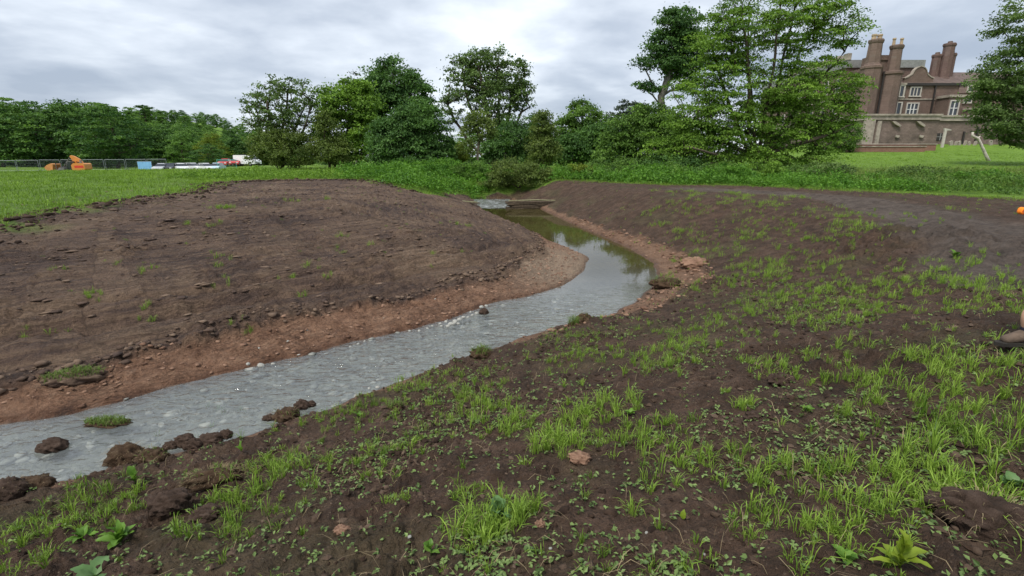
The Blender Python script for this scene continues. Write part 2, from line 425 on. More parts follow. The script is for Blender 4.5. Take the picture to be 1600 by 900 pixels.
# ------------------------------------------------------------------ the ground: one height field cut into its named parts
def build_ground():
    a_in = np.radians(np.linspace(-48.5, 48.5, 600))
    a_out = np.radians(np.concatenate([np.linspace(48.5, 311.5, 80)]))[1:-1]
    ang = np.concatenate([a_in, a_out]); na = len(ang)
    rr = [0.25]
    while rr[-1] < 42: rr.append(rr[-1] * (1.0098 if rr[-1] > 1.7 else 1.05))
    while rr[-1] < 1400: rr.append(rr[-1] * 1.035)
    rr = np.array(rr); nr = len(rr)
    A, R = np.meshgrid(ang, rr)
    X = (R * np.sin(A)).ravel(); Y = (R * np.cos(A)).ravel()
    q = full(X, Y); Z = q['z']
    V = np.stack([X, Y, Z], 1)
    i = np.arange(nr - 1)[:, None] * na + np.arange(na)[None, :]
    j = np.arange(nr - 1)[:, None] * na + (np.arange(na)[None, :] + 1) % na
    Fq = np.stack([i, j, j + na, i + na], -1).reshape(-1, 4)
    # vertex normals
    P = V.reshape(nr, na, 3)
    du = np.gradient(P, axis=0); dv = np.roll(P, -1, 1) - np.roll(P, 1, 1)
    nrm = np.cross(du, -dv).reshape(-1, 3) * -1
    nrm *= np.sign(nrm[:, 2:3]); nrm /= np.linalg.norm(nrm, axis=1, keepdims=True) + 1e-12
    dl = dist_poly(X + .6 * fbm(X * .7, Y * .7, 4, 24), Y + .6 * fbm(X * .7, Y * .7, 4, 25), MUD_LIM, True)
    grass = np.where(q['mud'] | q['ins'], 0.0, np.clip(dl / .25, .0, 1))
    st = fbm(X * .35, Y * .9, 4, 27)                      # grass smeared over the edge of the left mud
    edge = q['mud'] & q['left']
    grass = np.where(edge, .75 * (1 - sstep(dl, .3, 2.2)) * sstep(st, .0, .2) * (R.ravel() < 20), grass)
    wet = np.where(q['ins'], .9, (1 - sstep(q['d'], .02, .16)) * .9)
    at = dict(grass=grass, clay=q['clay'], track=q['track'], wet=wet, bed=q['ins'] * np.clip(q['d'] / .16, 0, 1), left=q['left'] * 1.0,
              sand=np.clip(q['tip'] * 1.5, 0, 1), green=np.where(q['left'], 0, sstep(fbm(X * .6, Y * .6, 3, 29), -.25, .4)),
              strip=q['strip'], flow=np.stack([q['s'], q['d'], 0 * X], 1))
    fc = Fq[:, 0]
    cls = np.full(len(fc), 0)
    cls[q['mud'][fc] & q['left'][fc]] = 1
    cls[q['mud'][fc] & ~q['left'][fc]] = 2
    cls[(q['track'][fc] > .5)] = 3
    cls[(q['clay'][fc] > .5) & q['left'][fc]] = 4
    cls[(q['clay'][fc] > .5) & ~q['left'][fc]] = 5
    cls[q['ins'][fc]] = 6
    out = cls == 0
    cls[out & (q['rat'][fc] > .26) & (Y[fc] > 20)] = 7
    cls[out & (q['hill'][fc] > .02)] = 8
    mat = ground_material()
    names = ['grass_field', 'muddy_bank', 'grassy_bank', 'dirt_track', 'clay_shore', 'clay_shore', 'stream_bed', 'lawn', 'hillside']
    for k, nme in enumerate(names):
        f = Fq[cls == k]
        if not len(f): continue
        used = np.unique(f); mp = np.zeros(len(V), np.int64); mp[used] = np.arange(len(used))
        me = npmesh(nme, V[used], mp[f], {n: a[used] for n, a in at.items()}, True)
        me.normals_split_custom_set_from_vertices(nrm[used].tolist())
        o = link(nme, me, mat); tag(o, kind='structure')
build_ground()

# ------------------------------------------------------------------ water
def water_material(name, foam=0.0):
    m, t, out = new_mat(name); co = objco(t)
    mpn = t.nodes.new('ShaderNodeMapping'); mpn.inputs['Rotation'].default_value = (0, 0, math.radians(-40)); mpn.inputs['Scale'].default_value = (1.0, 2.0, 1); t.links.new(co, mpn.inputs[0])
    sy = t.nodes.new('ShaderNodeSeparateXYZ'); t.links.new(co, sy.inputs[0])
    calm = ramp(t, math_node(t, 'DIVIDE', sy.outputs[1], 20.0), [(.15, .4), (.28, .6), (.35, 1.0), (.42, .9), (.50, .3), (.60, .0)])
    calm = math_node(t, 'ADD', math_node(t, 'MULTIPLY', calm, 1.0), .006)
    w1 = noise(t, mpn.outputs[0], 5.0, 2, .5, .8); w2 = noise(t, mpn.outputs[0], 1.7, 2, .5, .3)
    h = math_node(t, 'MULTIPLY', math_node(t, 'ADD', w1, math_node(t, 'MULTIPLY', w2, .9)), calm)
    bn = t.nodes.new('ShaderNodeBump'); bn.inputs['Strength'].default_value = 1.0; bn.inputs['Distance'].default_value = 0.055
    t.links.new(h, bn.inputs['Height'])
    fr = t.nodes.new('ShaderNodeFresnel'); fr.inputs[0].default_value = 1.5; t.links.new(bn.outputs[0], fr.inputs[1])
    gl = t.nodes.new('ShaderNodeBsdfGlossy'); gl.inputs['Roughness'].default_value = 0.03; t.links.new(bn.outputs[0], gl.inputs['Normal'])
    tr = t.nodes.new('ShaderNodeBsdfTransparent'); tr.inputs[0].default_value = (.90, .94, .93, 1)
    # a little suspended silt scatters light under the surface
    df = t.nodes.new('ShaderNodeBsdfDiffuse')
    fy = math_node(t, 'DIVIDE', math_node(t, 'SUBTRACT', sy.outputs[1], 9.5), 4.5, True)
    t.links.new(mixc(t, fy, (.42, .45, .45), (.12, .098, .034)), df.inputs[0])
    m0 = t.nodes.new('ShaderNodeMixShader'); t.links.new(math_node(t, 'ADD', math_node(t, 'MULTIPLY', fy, .22), .19 + foam), m0.inputs[0])
    t.links.new(tr.outputs[0], m0.inputs[1]); t.links.new(df.outputs[0], m0.inputs[2])
    mx = t.nodes.new('ShaderNodeMixShader'); t.links.new(fr.outputs[0], mx.inputs[0])
    t.links.new(m0.outputs[0], mx.inputs[1]); t.links.new(gl.outputs[0], mx.inputs[2])
    t.links.new(mx.outputs[0], out.inputs[0])
    return m
def build_water():
    a = np.vstack([L_EDGE[:20]]); gx = np.arange(-30, 9, .12); gy = np.arange(-14, 35.2, .12)
    X, Y = np.meshgrid(gx, gy); x, y = X.ravel(), Y.ravel()
    near = inside(x, y, STREAM) | (np.minimum(dist_poly(x, y, L_EDGE), dist_poly(x, y, R_EDGE)) < .7)
    n = len(gx)
    i = (np.arange(len(gy) - 1)[:, None] * n + np.arange(n - 1)[None]).ravel()
    Fq = np.stack([i, i + 1, i + n + 1, i + n], 1)
    Fq = Fq[near[Fq].all(1)]
    used = np.unique(Fq); mp = np.zeros(len(x), int); mp[used] = np.arange(len(used))
    V = np.stack([x, y, 0 * x], 1)[used]
    V[:, 2] = 0.004 * fbm(V[:, 0] * 2.2, V[:, 1] * 2.2, 3, 3) * np.interp(V[:, 1], [9, 12], [1, .12])
    o = link('stream_water', npmesh('stream_water', V, mp[Fq], None, True), water_material('stream_water'))
    tag(o, kind='structure')
build_water()
# broken white water sliding over the sill behind the brushwood
m, t, out = new_mat('riffle_water'); co = objco(t)
mpn = t.nodes.new('ShaderNodeMapping'); mpn.inputs['Scale'].default_value = (2.2, 6, 1); t.links.new(co, mpn.inputs[0])
fo = noise(t, mpn.outputs[0], 1.6, 5, .6)
bsdf(t, out, ramp(t, fo, [(.40, (.06, .06, .045)), (.55, (.17, .18, .17)), (.70, (.50, .53, .55))]), .25, fo, .5, dist=.05)
V = []; Fq = []
gx = np.linspace(-2.6, -.15, 26); gy = np.linspace(30.2, 34.6, 34)
X, Y = np.meshgrid(gx, gy)
Z = np.interp(Y, [30.2, 30.9, 31.2, 32.4, 34.6], [.012, .02, .10, .15, .20]) + .025 * fbm(X * 3, Y * 3, 3, 9)
i = (np.arange(33)[:, None] * 26 + np.arange(25)[None]).ravel()
o = link('riffle_water', npmesh('riffle_water', np.stack([X.ravel(), Y.ravel(), Z.ravel()], 1), np.stack([i, i + 1, i + 27, i + 26], 1), None, True), m)
tag(o, kind='structure')

# ------------------------------------------------------------------ leaves, trees
def leaf_cloud(C, nrm_dir, size, rng, tint, up=0.55, spread=1.0, aspect=0.55):
    """rhombic folded leaves: centres C (n,3), outward directions nrm_dir (n,3)"""
    n = len(C)
    nn = rng.normal(size=(n, 3)) * spread + nrm_dir * 0.7 + np.array((0, 0, up))
    nn /= np.linalg.norm(nn, axis=1, keepdims=True) + 1e-9
    a = rng.normal(size=(n, 3)); a -= (a * nn).sum(1, keepdims=True) * nn
    a /= np.linalg.norm(a, axis=1, keepdims=True) + 1e-9
    b = np.cross(nn, a)
    s = size * rng.uniform(0.6, 1.35, (n, 1))
    Lh = s * 0.5; Wh = s * 0.5 * aspect
    V = np.stack([C - a * Lh, C + b * Wh + nn * s * .10 - a * Lh * .15, C + a * Lh - nn * s * .12, C - b * Wh + nn * s * .10 - a * Lh * .15], 1).reshape(-1, 3)
    i = np.arange(n)[:, None] * 4
    Fq = np.concatenate([i, i + 1, i + 2, i + 3], 1)
    return V, Fq, np.repeat(tint, 4)

def bark_mat(name, col):
    return simple_mat(name, col, .9, .35, 2.5, bump=.03, bscale=14)
BARK = bark_mat('brown_bark', (.075, .058, .042)); BARK_PALE = bark_mat('pale_bark', (.20, .165, .12)); BARK_GREY = bark_mat('grey_bark', (.13, .12, .10))

def skeleton(att, stems, rng, lift=0.18):
    """grow limbs from stem polylines to the attractor points; returns branches [(pts, radii)]"""
    nodes = []; par = []
    for st in stems:
        prev = -1
        st = np.array(st, float)
        seg = []
        for a, b in zip(st[:-1], st[1:]):
            k = max(2, int(np.linalg.norm(b - a) / 0.8))
            for t in range(k): seg.append(a + (b - a) * t / k)
        seg.append(st[-1])
        for k, p in enumerate(seg):
            nodes.append(p + (rng.normal(size=3) * .05 * (k > 0))); par.append(prev); prev = len(nodes) - 1
    n_stem = len(nodes)
    order = np.argsort([min(np.linalg.norm(np.array(nodes[:n_stem]) - a, axis=1)) for a in att])
    NA = np.array(nodes)
    ends = []
    for ai in order:
        a = att[ai]
        dv = a - NA
        dist = np.linalg.norm(dv, axis=1)
        cost = dist + 1.6 * np.maximum(-dv[:, 2] + 0.25 * dist, 0)
        p = int(np.argmin(cost)); base = NA[p]; d = dist[p]
        k = max(1, int(d / 0.9)); prev = p; new = []
        for t in range(1, k + 1):
            f = t / k
            q = base + (a - base) * f; q[2] += lift * d * math.sin(math.pi * f) * .5
            q += rng.normal(size=3) * .05 * d * (t < k)
            new.append(q); par.append(prev); prev = len(nodes) + len(new) - 1
        nodes += new; NA = np.vstack([NA, np.array(new)])
        ends.append(len(nodes) - 1)
    cnt = np.zeros(len(nodes))
    for e in ends: cnt[e] += 1
    for i in range(len(nodes) - 1, -1, -1):
        if par[i] >= 0: cnt[par[i]] += cnt[i]
    kids = {}
    for i, p in enumerate(par): kids.setdefault(p, []).append(i)
    return NA, par, cnt, kids

def trunk_mesh(name, NA, par, cnt, kids, rbase, rmin, pw=0.5):
    mb = MB(); top = max(cnt.max(), 1)
    rad = np.maximum(rbase * (cnt / top) ** pw, rmin * .7)
    done = set()
    starts = [(p, k) for p, ks in kids.items() for k in ks]
    # follow the heaviest child to make long branches
    heavy = {p: max(ks, key=lambda k: cnt[k]) for p, ks in kids.items() if p >= 0}
    for p, k in starts:
        if p >= 0 and heavy[p] == k: continue
        if rad[k] < rmin: continue
        chain = ([p] if p >= 0 else []) + [k]
        while chain[-1] in heavy and rad[heavy[chain[-1]]] >= rmin * .8: chain.append(heavy[chain[-1]])
        if len(chain) < 2: continue
        rs = [rad[c] for c in chain]
        if p >= 0: rs[0] = rs[1]
        rs[-1] *= .5
        mb.tube([NA[c] for c in chain], rs, 7 if rs[0] > .08 else 4)
    me = mb.mesh(name, True)
    return me

def crown_mesh(name, clumps, rng, per, size, flat=0.7, up=.55, droop=0.0, cvar=.25):
    """clumps: (centre, radius, outward, light 0..1) -> leaves over each clump's volume"""
    Cs = []; Ds = []; Ts = []
    for c, r, outw in clumps:
        n = max(4, int(per * rng.uniform(.7, 1.3)))
        d = rng.normal(size=(n, 3)); d /= np.linalg.norm(d, axis=1, keepdims=True)
        d[:, 2] = np.where(d[:, 2] < -.25, -d[:, 2] * .6, d[:, 2])
        rad = r * rng.uniform(.35, 1.0, (n, 1)) ** .6 * (1 + .3 * rng.normal(size=(n, 1)))
        p = d * rad; p[:, 2] *= flat
        p[:, 2] -= droop * (p[:, 0] ** 2 + p[:, 1] ** 2) / max(r, .1)
        Cs.append(c + p); Ds.append(d * .6 + outw * .6)
        Ts.append(np.clip(.5 + rng.normal() * cvar + rng.normal(size=n) * .17, 0, 1))
    C = np.vstack(Cs); D = np.vstack(Ds); T = np.concatenate(Ts)
    V, Fq, tt = leaf_cloud(C, D, size, rng, T, up=up)
    return npmesh(name, V, Fq, {'tint': tt})

def ellipsoid_clumps(ells, n, rng, rc, inner=.55, low=-1.0):
    """ells: (cx,cy,cz,rx,ry,rz) local; picks n clumps over their outer shells, keeping only those not deep inside another"""
    wgt = np.array([e[3] * e[5] + e[3] * e[4] * .5 for e in ells]); wgt = wgt / wgt.sum()
    out = []
    tries = 0
    while len(out) < n and tries < n * 8:
        tries += 1
        e = ells[rng.choice(len(ells), p=wgt)]
        d = rng.normal(size=3); d /= np.linalg.norm(d)
        if d[2] < low: continue
        rr = rng.uniform(inner ** 3, 1) ** (1 / 3) * rng.choice([1.0, 1.0, 1.06, .94])
        p = np.array(e[:3]) + d * rr * np.array(e[3:])
        if any(o is not e and (((p - np.array(o[:3])) / np.array(o[3:])) ** 2).sum() < inner ** 2 * .8 for o in ells): continue
        if p[2] < .15: continue
        out.append((p, rc * rng.uniform(.6, 1.35), d))
    return out

GREENS = {
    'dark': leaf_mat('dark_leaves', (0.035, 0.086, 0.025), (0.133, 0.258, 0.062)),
    'mid': leaf_mat('mid_green_leaves', (0.050, 0.108, 0.022), (0.168, 0.294, 0.054)),
    'fresh': leaf_mat('fresh_green_leaves', (0.074, 0.155, 0.020), (0.246, 0.407, 0.059)),
    'olive': leaf_mat('olive_leaves', (0.063, 0.101, 0.023), (0.201, 0.270, 0.063)),
    'grey': leaf_mat('grey_green_leaves', (.055, .100, .028), (.175, .27, .075)),
    'blue': leaf_mat('blue_green_needles', (.034, .052, .036), (.095, .13, .085)),
    'yellow': leaf_mat('yellow_green_leaves', (.085, .125, .012), (.22, .29, .04)),
    'bright': leaf_mat('bright_nettle_leaves', (0.050, 0.140, 0.016), (0.157, 0.325, 0.039)),
    'hill': leaf_mat('hillside_leaves', (0.039, 0.101, 0.025), (0.187, 0.337, 0.071), objvar=.7),
}
def px_ell(base, Y, e, depth=1.0):
    u, v, ru, rv = e[:4]
    dy = e[4] if len(e) > 4 else 0.0
    c = PX(u, v, Y); t = Y / ray(u, v)[1] / F * 1.0
    c = c + np.array((0, dy, 0))
    rx, rz = ru * t, rv * t * 1.0
    return (c[0] - base[0], c[1] - base[1], c[2] - base[2], rx, max(.5 * rx, min(rx, rz * 1.3)) * depth, rz)

SCALE_SIZE, SCALE_N = .98, .80
def px_tree(name, label, cat, Y, base_u, ells, leaf='mid', n=160, rc=1.0, per=120, size=.3, trunk_r=.28, bark=BARK, stems=None, inner=.55, seed=1,
            flat=.7, low=-1.0, up=.55, droop=.0, rmin=.025, cvar=.25, group=None, depth=1.0, base_z=None, pw=.5):
    rng = np.random.default_rng(seed)
    bx = PX(base_u, 262, Y)[0]
    base = np.array((bx, Y, H1(bx, Y) - .08 if base_z is None else base_z))
    E = [px_ell(base, Y, e, depth) for e in ells]
    cl = ellipsoid_clumps(E, n, rng, rc, inner, low)
    if stems is None:
        top = max(E, key=lambda e: e[2] + e[5]); low_e = np.array((0, 0, 0.))
        tp = np.array((top[0], top[1], top[2] + top[5] * .55))
        st = [[low_e, low_e + (tp - low_e) * .3 + rng.normal(size=3) * .12, low_e + (tp - low_e) * .65 + rng.normal(size=3) * .25, tp]]
    else:
        st = [[np.array((0, 0, 0)) if isinstance(p, int) else (PX(p[0], p[1], Y) + np.array((0, p[2] if len(p) > 2 else 0, 0)) - base) for p in s_] for s_ in stems]
    for s_ in st: s_[0] = np.array(s_[0], float)
    att = np.array([c[0] for c in cl])
    NA, par, cnt, kids = skeleton(att, st, rng)
    r = empty(name, base, label, cat, group)
    link('trunk', trunk_mesh('trunk', NA, par, cnt, kids, trunk_r, rmin, pw), bark, r)
    link('crown', crown_mesh('crown', cl, rng, per * SCALE_N, size * SCALE_SIZE, flat, up, droop, cvar), GREENS[leaf], r)
    return r

# ---- trees standing round the stream, left to right
px_tree('open_crowned_tree', 'thin leaved tree with bare upright stems and sky showing through, leftmost of middle clump', 'tree', 62, 437,
        [(440, 165, 52, 42), (405, 185, 28, 32), (475, 150, 22, 28), (440, 140, 30, 22), (450, 200, 46, 30)], 'grey', n=260, rc=.75, per=34, size=.30, trunk_r=.20, bark=BARK,
        stems=[[0, (415, 225), (395, 175, 1), (385, 150, 1)], [0, (430, 215), (425, 170, -1), (420, 135, -1)], [0, (440, 210), (448, 165), (452, 125)], [0, (455, 215), (468, 170, 1), (480, 130, 1)], [0, (465, 225), (485, 190, -1), (490, 150)]], inner=.2, seed=2, rmin=.018, pw=.42)
px_tree('willow_thicket', 'olive bushy thicket under the thin leaved tree with upright stems', 'bush', 60, 435,
        [(420, 235, 32, 26), (462, 238, 34, 26), (440, 222, 26, 20), (398, 250, 14, 14)], 'olive', n=150, rc=.85, per=110, size=.24, trunk_r=.12, seed=3, flat=.9)
px_tree('light_green_tree', 'broad light green tree left of the dark round topped tree', 'tree', 64, 545,
        [(545, 165, 42, 36), (525, 205, 32, 42), (570, 200, 30, 42), (548, 235, 40, 28), (560, 148, 22, 18)], 'fresh', n=230, rc=1.15, per=135, size=.34, trunk_r=.34, seed=4)
px_tree('small_olive_tree', 'dull olive tree tucked in front of the broad light green tree', 'tree', 60, 515,
        [(512, 212, 17, 34), (522, 240, 24, 22)], 'olive', n=90, rc=.9, per=110, size=.26, trunk_r=.16, seed=41)
px_tree('dying_conifer', 'half dead conifer with a bare spiky top poking up behind the broadleaf trees', 'tree', 82, 558,
        [(556, 130, 13, 14), (548, 150, 14, 12), (566, 150, 16, 14), (562, 175, 18, 18)], 'blue', n=70, rc=.75, per=40, size=.3, trunk_r=.32, bark=BARK_GREY,
        stems=[[0, (557, 180), (556, 88)], [(556, 150), (545, 118), (541, 104)], [(556, 140), (566, 112), (568, 98)], [(556, 125), (549, 106)], [(556, 152), (572, 128), (577, 110)], [(556, 118), (562, 100)]], inner=.2, seed=5, rmin=.02)
px_tree('dark_round_tree', 'tall dark green tree with a rounded dome top, highest of the middle clump', 'tree', 76, 622,
        [(615, 130, 36, 33), (590, 155, 26, 34), (645, 160, 28, 34), (618, 185, 50, 44)], 'dark', n=300, rc=1.35, per=130, size=.40, trunk_r=.5, seed=6)
px_tree('dark_sycamore', 'dense dark green tree with leaves down to the ground beside the nettles', 'tree', 55, 655,
        [(655, 195, 38, 34), (625, 225, 40, 46), (680, 230, 26, 50), (652, 250, 52, 34), (600, 240, 22, 36)], 'dark', n=360, rc=.95, per=130, size=.28, trunk_r=.3, seed=7)
px_tree('tall_airy_tree', 'tall airy tree with open feathery crown in the middle of the picture', 'tree', 58, 775,
        [(720, 130, 30, 44), (765, 115, 36, 38), (800, 125, 28, 34), (745, 100, 22, 22), (815, 150, 20, 26), (705, 170, 18, 30), (770, 165, 40, 36), (790, 205, 34, 30)], 'grey', n=470, rc=.74, per=50, size=.28, trunk_r=.24, bark=BARK,
        stems=[[0, (748, 210), (728, 150, 1), (718, 95, 1)], [0, (765, 205), (755, 140, -1), (745, 88, -1)], [0, (778, 205), (780, 140), (775, 92)], [0, (790, 210), (800, 150, 1), (808, 105, 1)], [0, (795, 220), (815, 175), (828, 140)], [0, (740, 230), (712, 190), (700, 165)]], inner=.2, seed=8, rmin=.018, pw=.42)
px_tree('pale_stemmed_tree', 'small tree with one pale slender trunk rising from the nettles', 'tree', 47, 747,
        [(735, 215, 18, 22), (755, 205, 18, 22), (745, 190, 16, 16), (730, 235, 12, 12)], 'olive', n=95, rc=.55, per=60, size=.2, trunk_r=.13, bark=BARK_PALE, seed=9, low=-.6)
px_tree('golden_bush', 'yellow green bush between the dark tree and the pale slender trunk', 'bush', 58, 714,
        [(714, 250, 13, 18), (722, 240, 10, 14)], 'yellow', n=50, rc=.6, per=90, size=.22, trunk_r=.08, seed=10)
px_tree('dark_yew', 'low dark evergreen under the tall airy tree', 'tree', 54, 815,
        [(800, 225, 30, 34), (838, 222, 26, 38), (820, 250, 44, 22), (775, 240, 20, 28)], 'dark', n=230, rc=.9, per=120, size=.25, trunk_r=.25, seed=11)
px_tree('ivy_clad_tree', 'grey green leafy tree at the right edge of the tall airy tree', 'tree', 51, 850,
        [(846, 200, 16, 22), (856, 230, 16, 30), (842, 240, 18, 26)], 'olive', n=110, rc=.7, per=100, size=.22, trunk_r=.15, seed=12)
px_tree('rounded_tree_beyond_gap', 'mid green tree with rounded top behind the gap, right of the tall airy tree', 'tree', 84, 905,
        [(910, 185, 24, 26), (890, 205, 20, 24), (930, 200, 20, 22), (910, 225, 36, 26)], 'mid', n=170, rc=1.3, per=110, size=.42, trunk_r=.35, seed=13)
px_tree('dark_holm_oak', 'blackish green tree above the dark gap at the centre', 'tree', 70, 925,
        [(930, 215, 22, 22), (915, 235, 30, 22), (885, 240, 20, 26), (945, 235, 22, 26)], 'dark', n=200, rc=1.1, per=120, size=.34, trunk_r=.35, seed=14)
px_tree('distant_pine', 'dark blue green pine top rising behind the layered green tree', 'tree', 92, 985,
        [(985, 170, 18, 12), (970, 185, 20, 12), (1000, 178, 16, 12), (985, 200, 30, 16)], 'blue', n=90, rc=1.2, per=80, size=.42, trunk_r=.3, bark=BARK_GREY, seed=15, flat=.5)
px_tree('layered_green_tree', 'spreading green tree with layered boughs left of the huge alder', 'tree', 52, 1010,
        [(985, 210, 38, 28), (960, 240, 30, 30), (1010, 195, 34, 30), (1020, 240, 46, 40), (985, 258, 46, 26), (1045, 215, 34, 44)], 'mid', n=330, rc=1.0, per=115, size=.27, trunk_r=.3, seed=16, flat=.5, droop=.15)
px_tree('tall_bare_trunk_tree', 'tall tree with dark clumped foliage high on a bare leaning trunk', 'tree', 62, 1030,
        [(1062, 42, 36, 26), (1040, 70, 24, 22), (1078, 75, 26, 36), (1055, 100, 26, 22), (1008, 104, 16, 11), (1028, 88, 12, 10), (1012, 137, 18, 8), (1075, 120, 24, 24)], 'dark', n=210, rc=.95, per=120, size=.32, trunk_r=.42, bark=BARK_GREY,
        stems=[[0, (1032, 215), (1033, 150), (1050, 105), (1062, 50)], [(1034, 150), (1018, 128), (1008, 108)], [(1033, 165), (1020, 148), (1008, 140)], [(1045, 115), (1068, 90), (1080, 75)]], inner=.45, seed=17, rmin=.03)
# the huge many-stemmed alder
px_tree('many_stemmed_alder', 'huge many stemmed alder with tiers of light sprays, in front of the mansion', 'tree', 44, 1185,
        [(1190, 40, 80, 60), (1250, 30, 70, 50), (1120, 95, 48, 60), (1085, 160, 44, 48), (1060, 215, 44, 40), (1300, 45, 50, 40), (1180, 130, 90, 60), (1265, 135, 80, 46), (1180, 205, 110, 46), (1285, 205, 50, 36), (1110, 235, 80, 34), (1240, 238, 74, 24), (1140, 20, 40, 40), (1315, 150, 34, 22), (1060, 250, 60, 26), (1160, 255, 90, 20), (1310, 185, 34, 24), (1230, 180, 80, 40), (1115, 190, 60, 50)], 'fresh',
        n=1000, rc=.95, per=140, size=.19, trunk_r=.19, bark=BARK,
        stems=[[0, (1160, 220), (1140, 140, 1), (1118, 60, 1)], [0, (1170, 210), (1162, 120, -1), (1150, 10, -1)], [0, (1180, 210), (1178, 110, 1), (1180, -20, 1)], [0, (1190, 200), (1200, 110, -1), (1215, -40, -1)], [0, (1200, 205), (1215, 130), (1240, 20), (1250, -30)], [0, (1210, 200), (1240, 130, 1), (1275, 40, 1)], [0, (1220, 205), (1270, 140), (1320, 80), (1335, 50)], [0, (1165, 240), (1120, 215), (1070, 185)], [0, (1205, 240), (1260, 220, -1), (1310, 200, -1)], [0, (1150, 250), (1095, 238, -2), (1050, 228, -2)]],
        inner=.15, seed=18, flat=.30, droop=.25, rmin=.016, pw=.42, up=.9, depth=.8)
px_tree('overhanging_tree', 'grey green tree leaning in from the right edge over the terrace wall', 'tree', 50, 1662,
        [(1610, 40, 50, 50), (1580, 120, 52, 46), (1552, 150, 36, 38), (1550, 190, 28, 26), (1590, 175, 50, 50), (1620, 170, 60, 50), (1575, 200, 34, 22), (1600, 215, 28, 26), (1640, 90, 60, 70)], 'grey', n=420, rc=.85, per=110, size=.24, trunk_r=.35, bark=BARK,
        seed=19, inner=.5, base_z=None)
px_tree('shrub_at_terrace', 'green shrub growing against the left corner of the terrace wall', 'bush', 84, 1325,
        [(1318, 212, 24, 26), (1290, 222, 28, 18), (1335, 225, 12, 14)], 'mid', n=110, rc=.9, per=90, size=.32, trunk_r=.12, seed=20)
px_tree('olive_bank_shrub', 'rounded olive shrub on the bank above the brushwood and water', 'bush', 36.6, 812,
        [(802, 272, 36, 24), (835, 280, 30, 22), (776, 288, 24, 18), (815, 290, 46, 18)], 'olive', n=190, rc=.42, per=95, size=.14, trunk_r=.09, seed=21, up=.4)
px_tree('small_leafy_bush', 'small bright green bush standing right of the rounded olive shrub', 'bush', 41, 876,
        [(875, 275, 11, 13), (872, 286, 14, 10)], 'fresh', n=46, rc=.35, per=70, size=.15, trunk_r=.05, seed=22)
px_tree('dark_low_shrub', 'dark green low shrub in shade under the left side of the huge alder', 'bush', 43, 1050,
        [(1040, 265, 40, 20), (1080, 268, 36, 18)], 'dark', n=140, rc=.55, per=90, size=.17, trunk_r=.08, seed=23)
px_tree('pale_topped_shrub', 'wide pale green shrub before the foot of the huge alder', 'bush', 34, 1235,
        [(1232, 276, 42, 15), (1200, 282, 34, 12), (1275, 280, 34, 13)], 'mid', n=170, rc=.36, per=80, size=.12, trunk_r=.05, seed=24, cvar=.35)

for i_, (u_, v_, ru_, rv_, Y_, lf_, lab_) in enumerate([
    (1135, 278, 38, 15, 30, 'bright', 'low bright green bush at the left end of the verge before the huge alder'),
    (1185, 274, 36, 18, 31, 'fresh', 'fresh green bush second from the left along the verge before the huge alder'),
    (1290, 278, 34, 17, 29, 'grey', 'grey green bush on the verge where the long grass begins'),
    (935, 278, 30, 16, 38, 'mid', 'low green bush above the bank right of the small leafy bush'),
    (975, 276, 34, 17, 37, 'mid', 'spreading green bush under the layered green tree'),
    (1015, 284, 26, 12, 34, 'bright', 'small bright bush at the brow of the right bank under the layered tree'),
    (905, 292, 22, 12, 36, 'yellow', 'yellow green rushes and leaves beside the end of the channel'),
    (640, 282, 34, 14, 42, 'bright', 'bright leafy hummock in the nettles behind the left bank'),
    (690, 284, 36, 15, 40, 'bright', 'larger bright hummock in the nettles left of the olive shrub'),
    (735, 288, 26, 14, 39, 'mid', 'darker hummock of nettles next to the olive shrub'),
    (1420, 272, 46, 12, 30, 'grey', 'pale green hummock of tall weeds in the long grass below the lawn'),
    (1530, 282, 50, 12, 27, 'bright', 'bright green weedy hummock at the right end of the long grass')]):
    x_ = PX(u_, 275, Y_)[0]; dn_ = (EYE - H1(x_, Y_)) / Y_       # stand it on the ground there
    v_ = 450 + F * (dn_ * CP - SP) / (CP + dn_ * SP) - rv_ * .8
    px_tree('leafy_bush', lab_, 'bush', Y_, u_, [(u_, v_, ru_, rv_), (u_ - ru_ * .5, v_ + rv_ * .4, ru_ * .6, rv_ * .7), (u_ + ru_ * .55, v_ + rv_ * .3, ru_ * .6, rv_ * .8)], lf_, n=75, rc=.34, per=62, size=.125, trunk_r=.04, seed=60 + i_, cvar=.33)
# ---- trees of the wooded hillside at the far left: prototypes, then copies
def hill_proto(k, style):
    rng = np.random.default_rng(100 + k)
    if style == 'broad':
        E = [(0, 0, 6.6, 4.8, 4.6, 4.6), (-2.4, .5, 4.6, 3.4, 3.2, 4.4), (2.5, -.4, 5.0, 3.3, 3.3, 4.6), (.3, -1.5, 3.6, 4.4, 3.6, 3.5), (0.4, 0, 9.6, 2.6, 2.6, 2.4)]
        cl = ellipsoid_clumps(E, 150, rng, 1.15, .6); top = (0, 0, 9.5); flat = .6; size = .44; per = 80
    else:
        E = [(0, 0, 12.2, 2.4, 2.4, 1.5), (-1.4, 0, 10.6, 1.9, 1.9, 1.2), (1.5, 0, 10.2, 1.9, 1.9, 1.2), (0, 0, 8.8, 1.6, 1.6, 1.0)]
        cl = ellipsoid_clumps(E, 46, rng, .95, .4); top = (0, 0, 12.6); flat = .5; size = .45; per = 60
    NA, par, cnt, kids = skeleton(np.array([c[0] for c in cl]), [[np.zeros(3), np.array(top) * .5 + rng.normal(size=3) * .2, np.array(top)]], rng)
    return trunk_mesh('trunk', NA, par, cnt, kids, .3, .05), crown_mesh('crown', cl, rng, per * SCALE_N, size * SCALE_SIZE, flat)
PROTO = [hill_proto(k, 'broad') for k in range(4)] + [hill_proto(9, 'pine')]
for tm, cm in PROTO: tm.materials.append(BARK); cm.materials.append(GREENS['hill'])
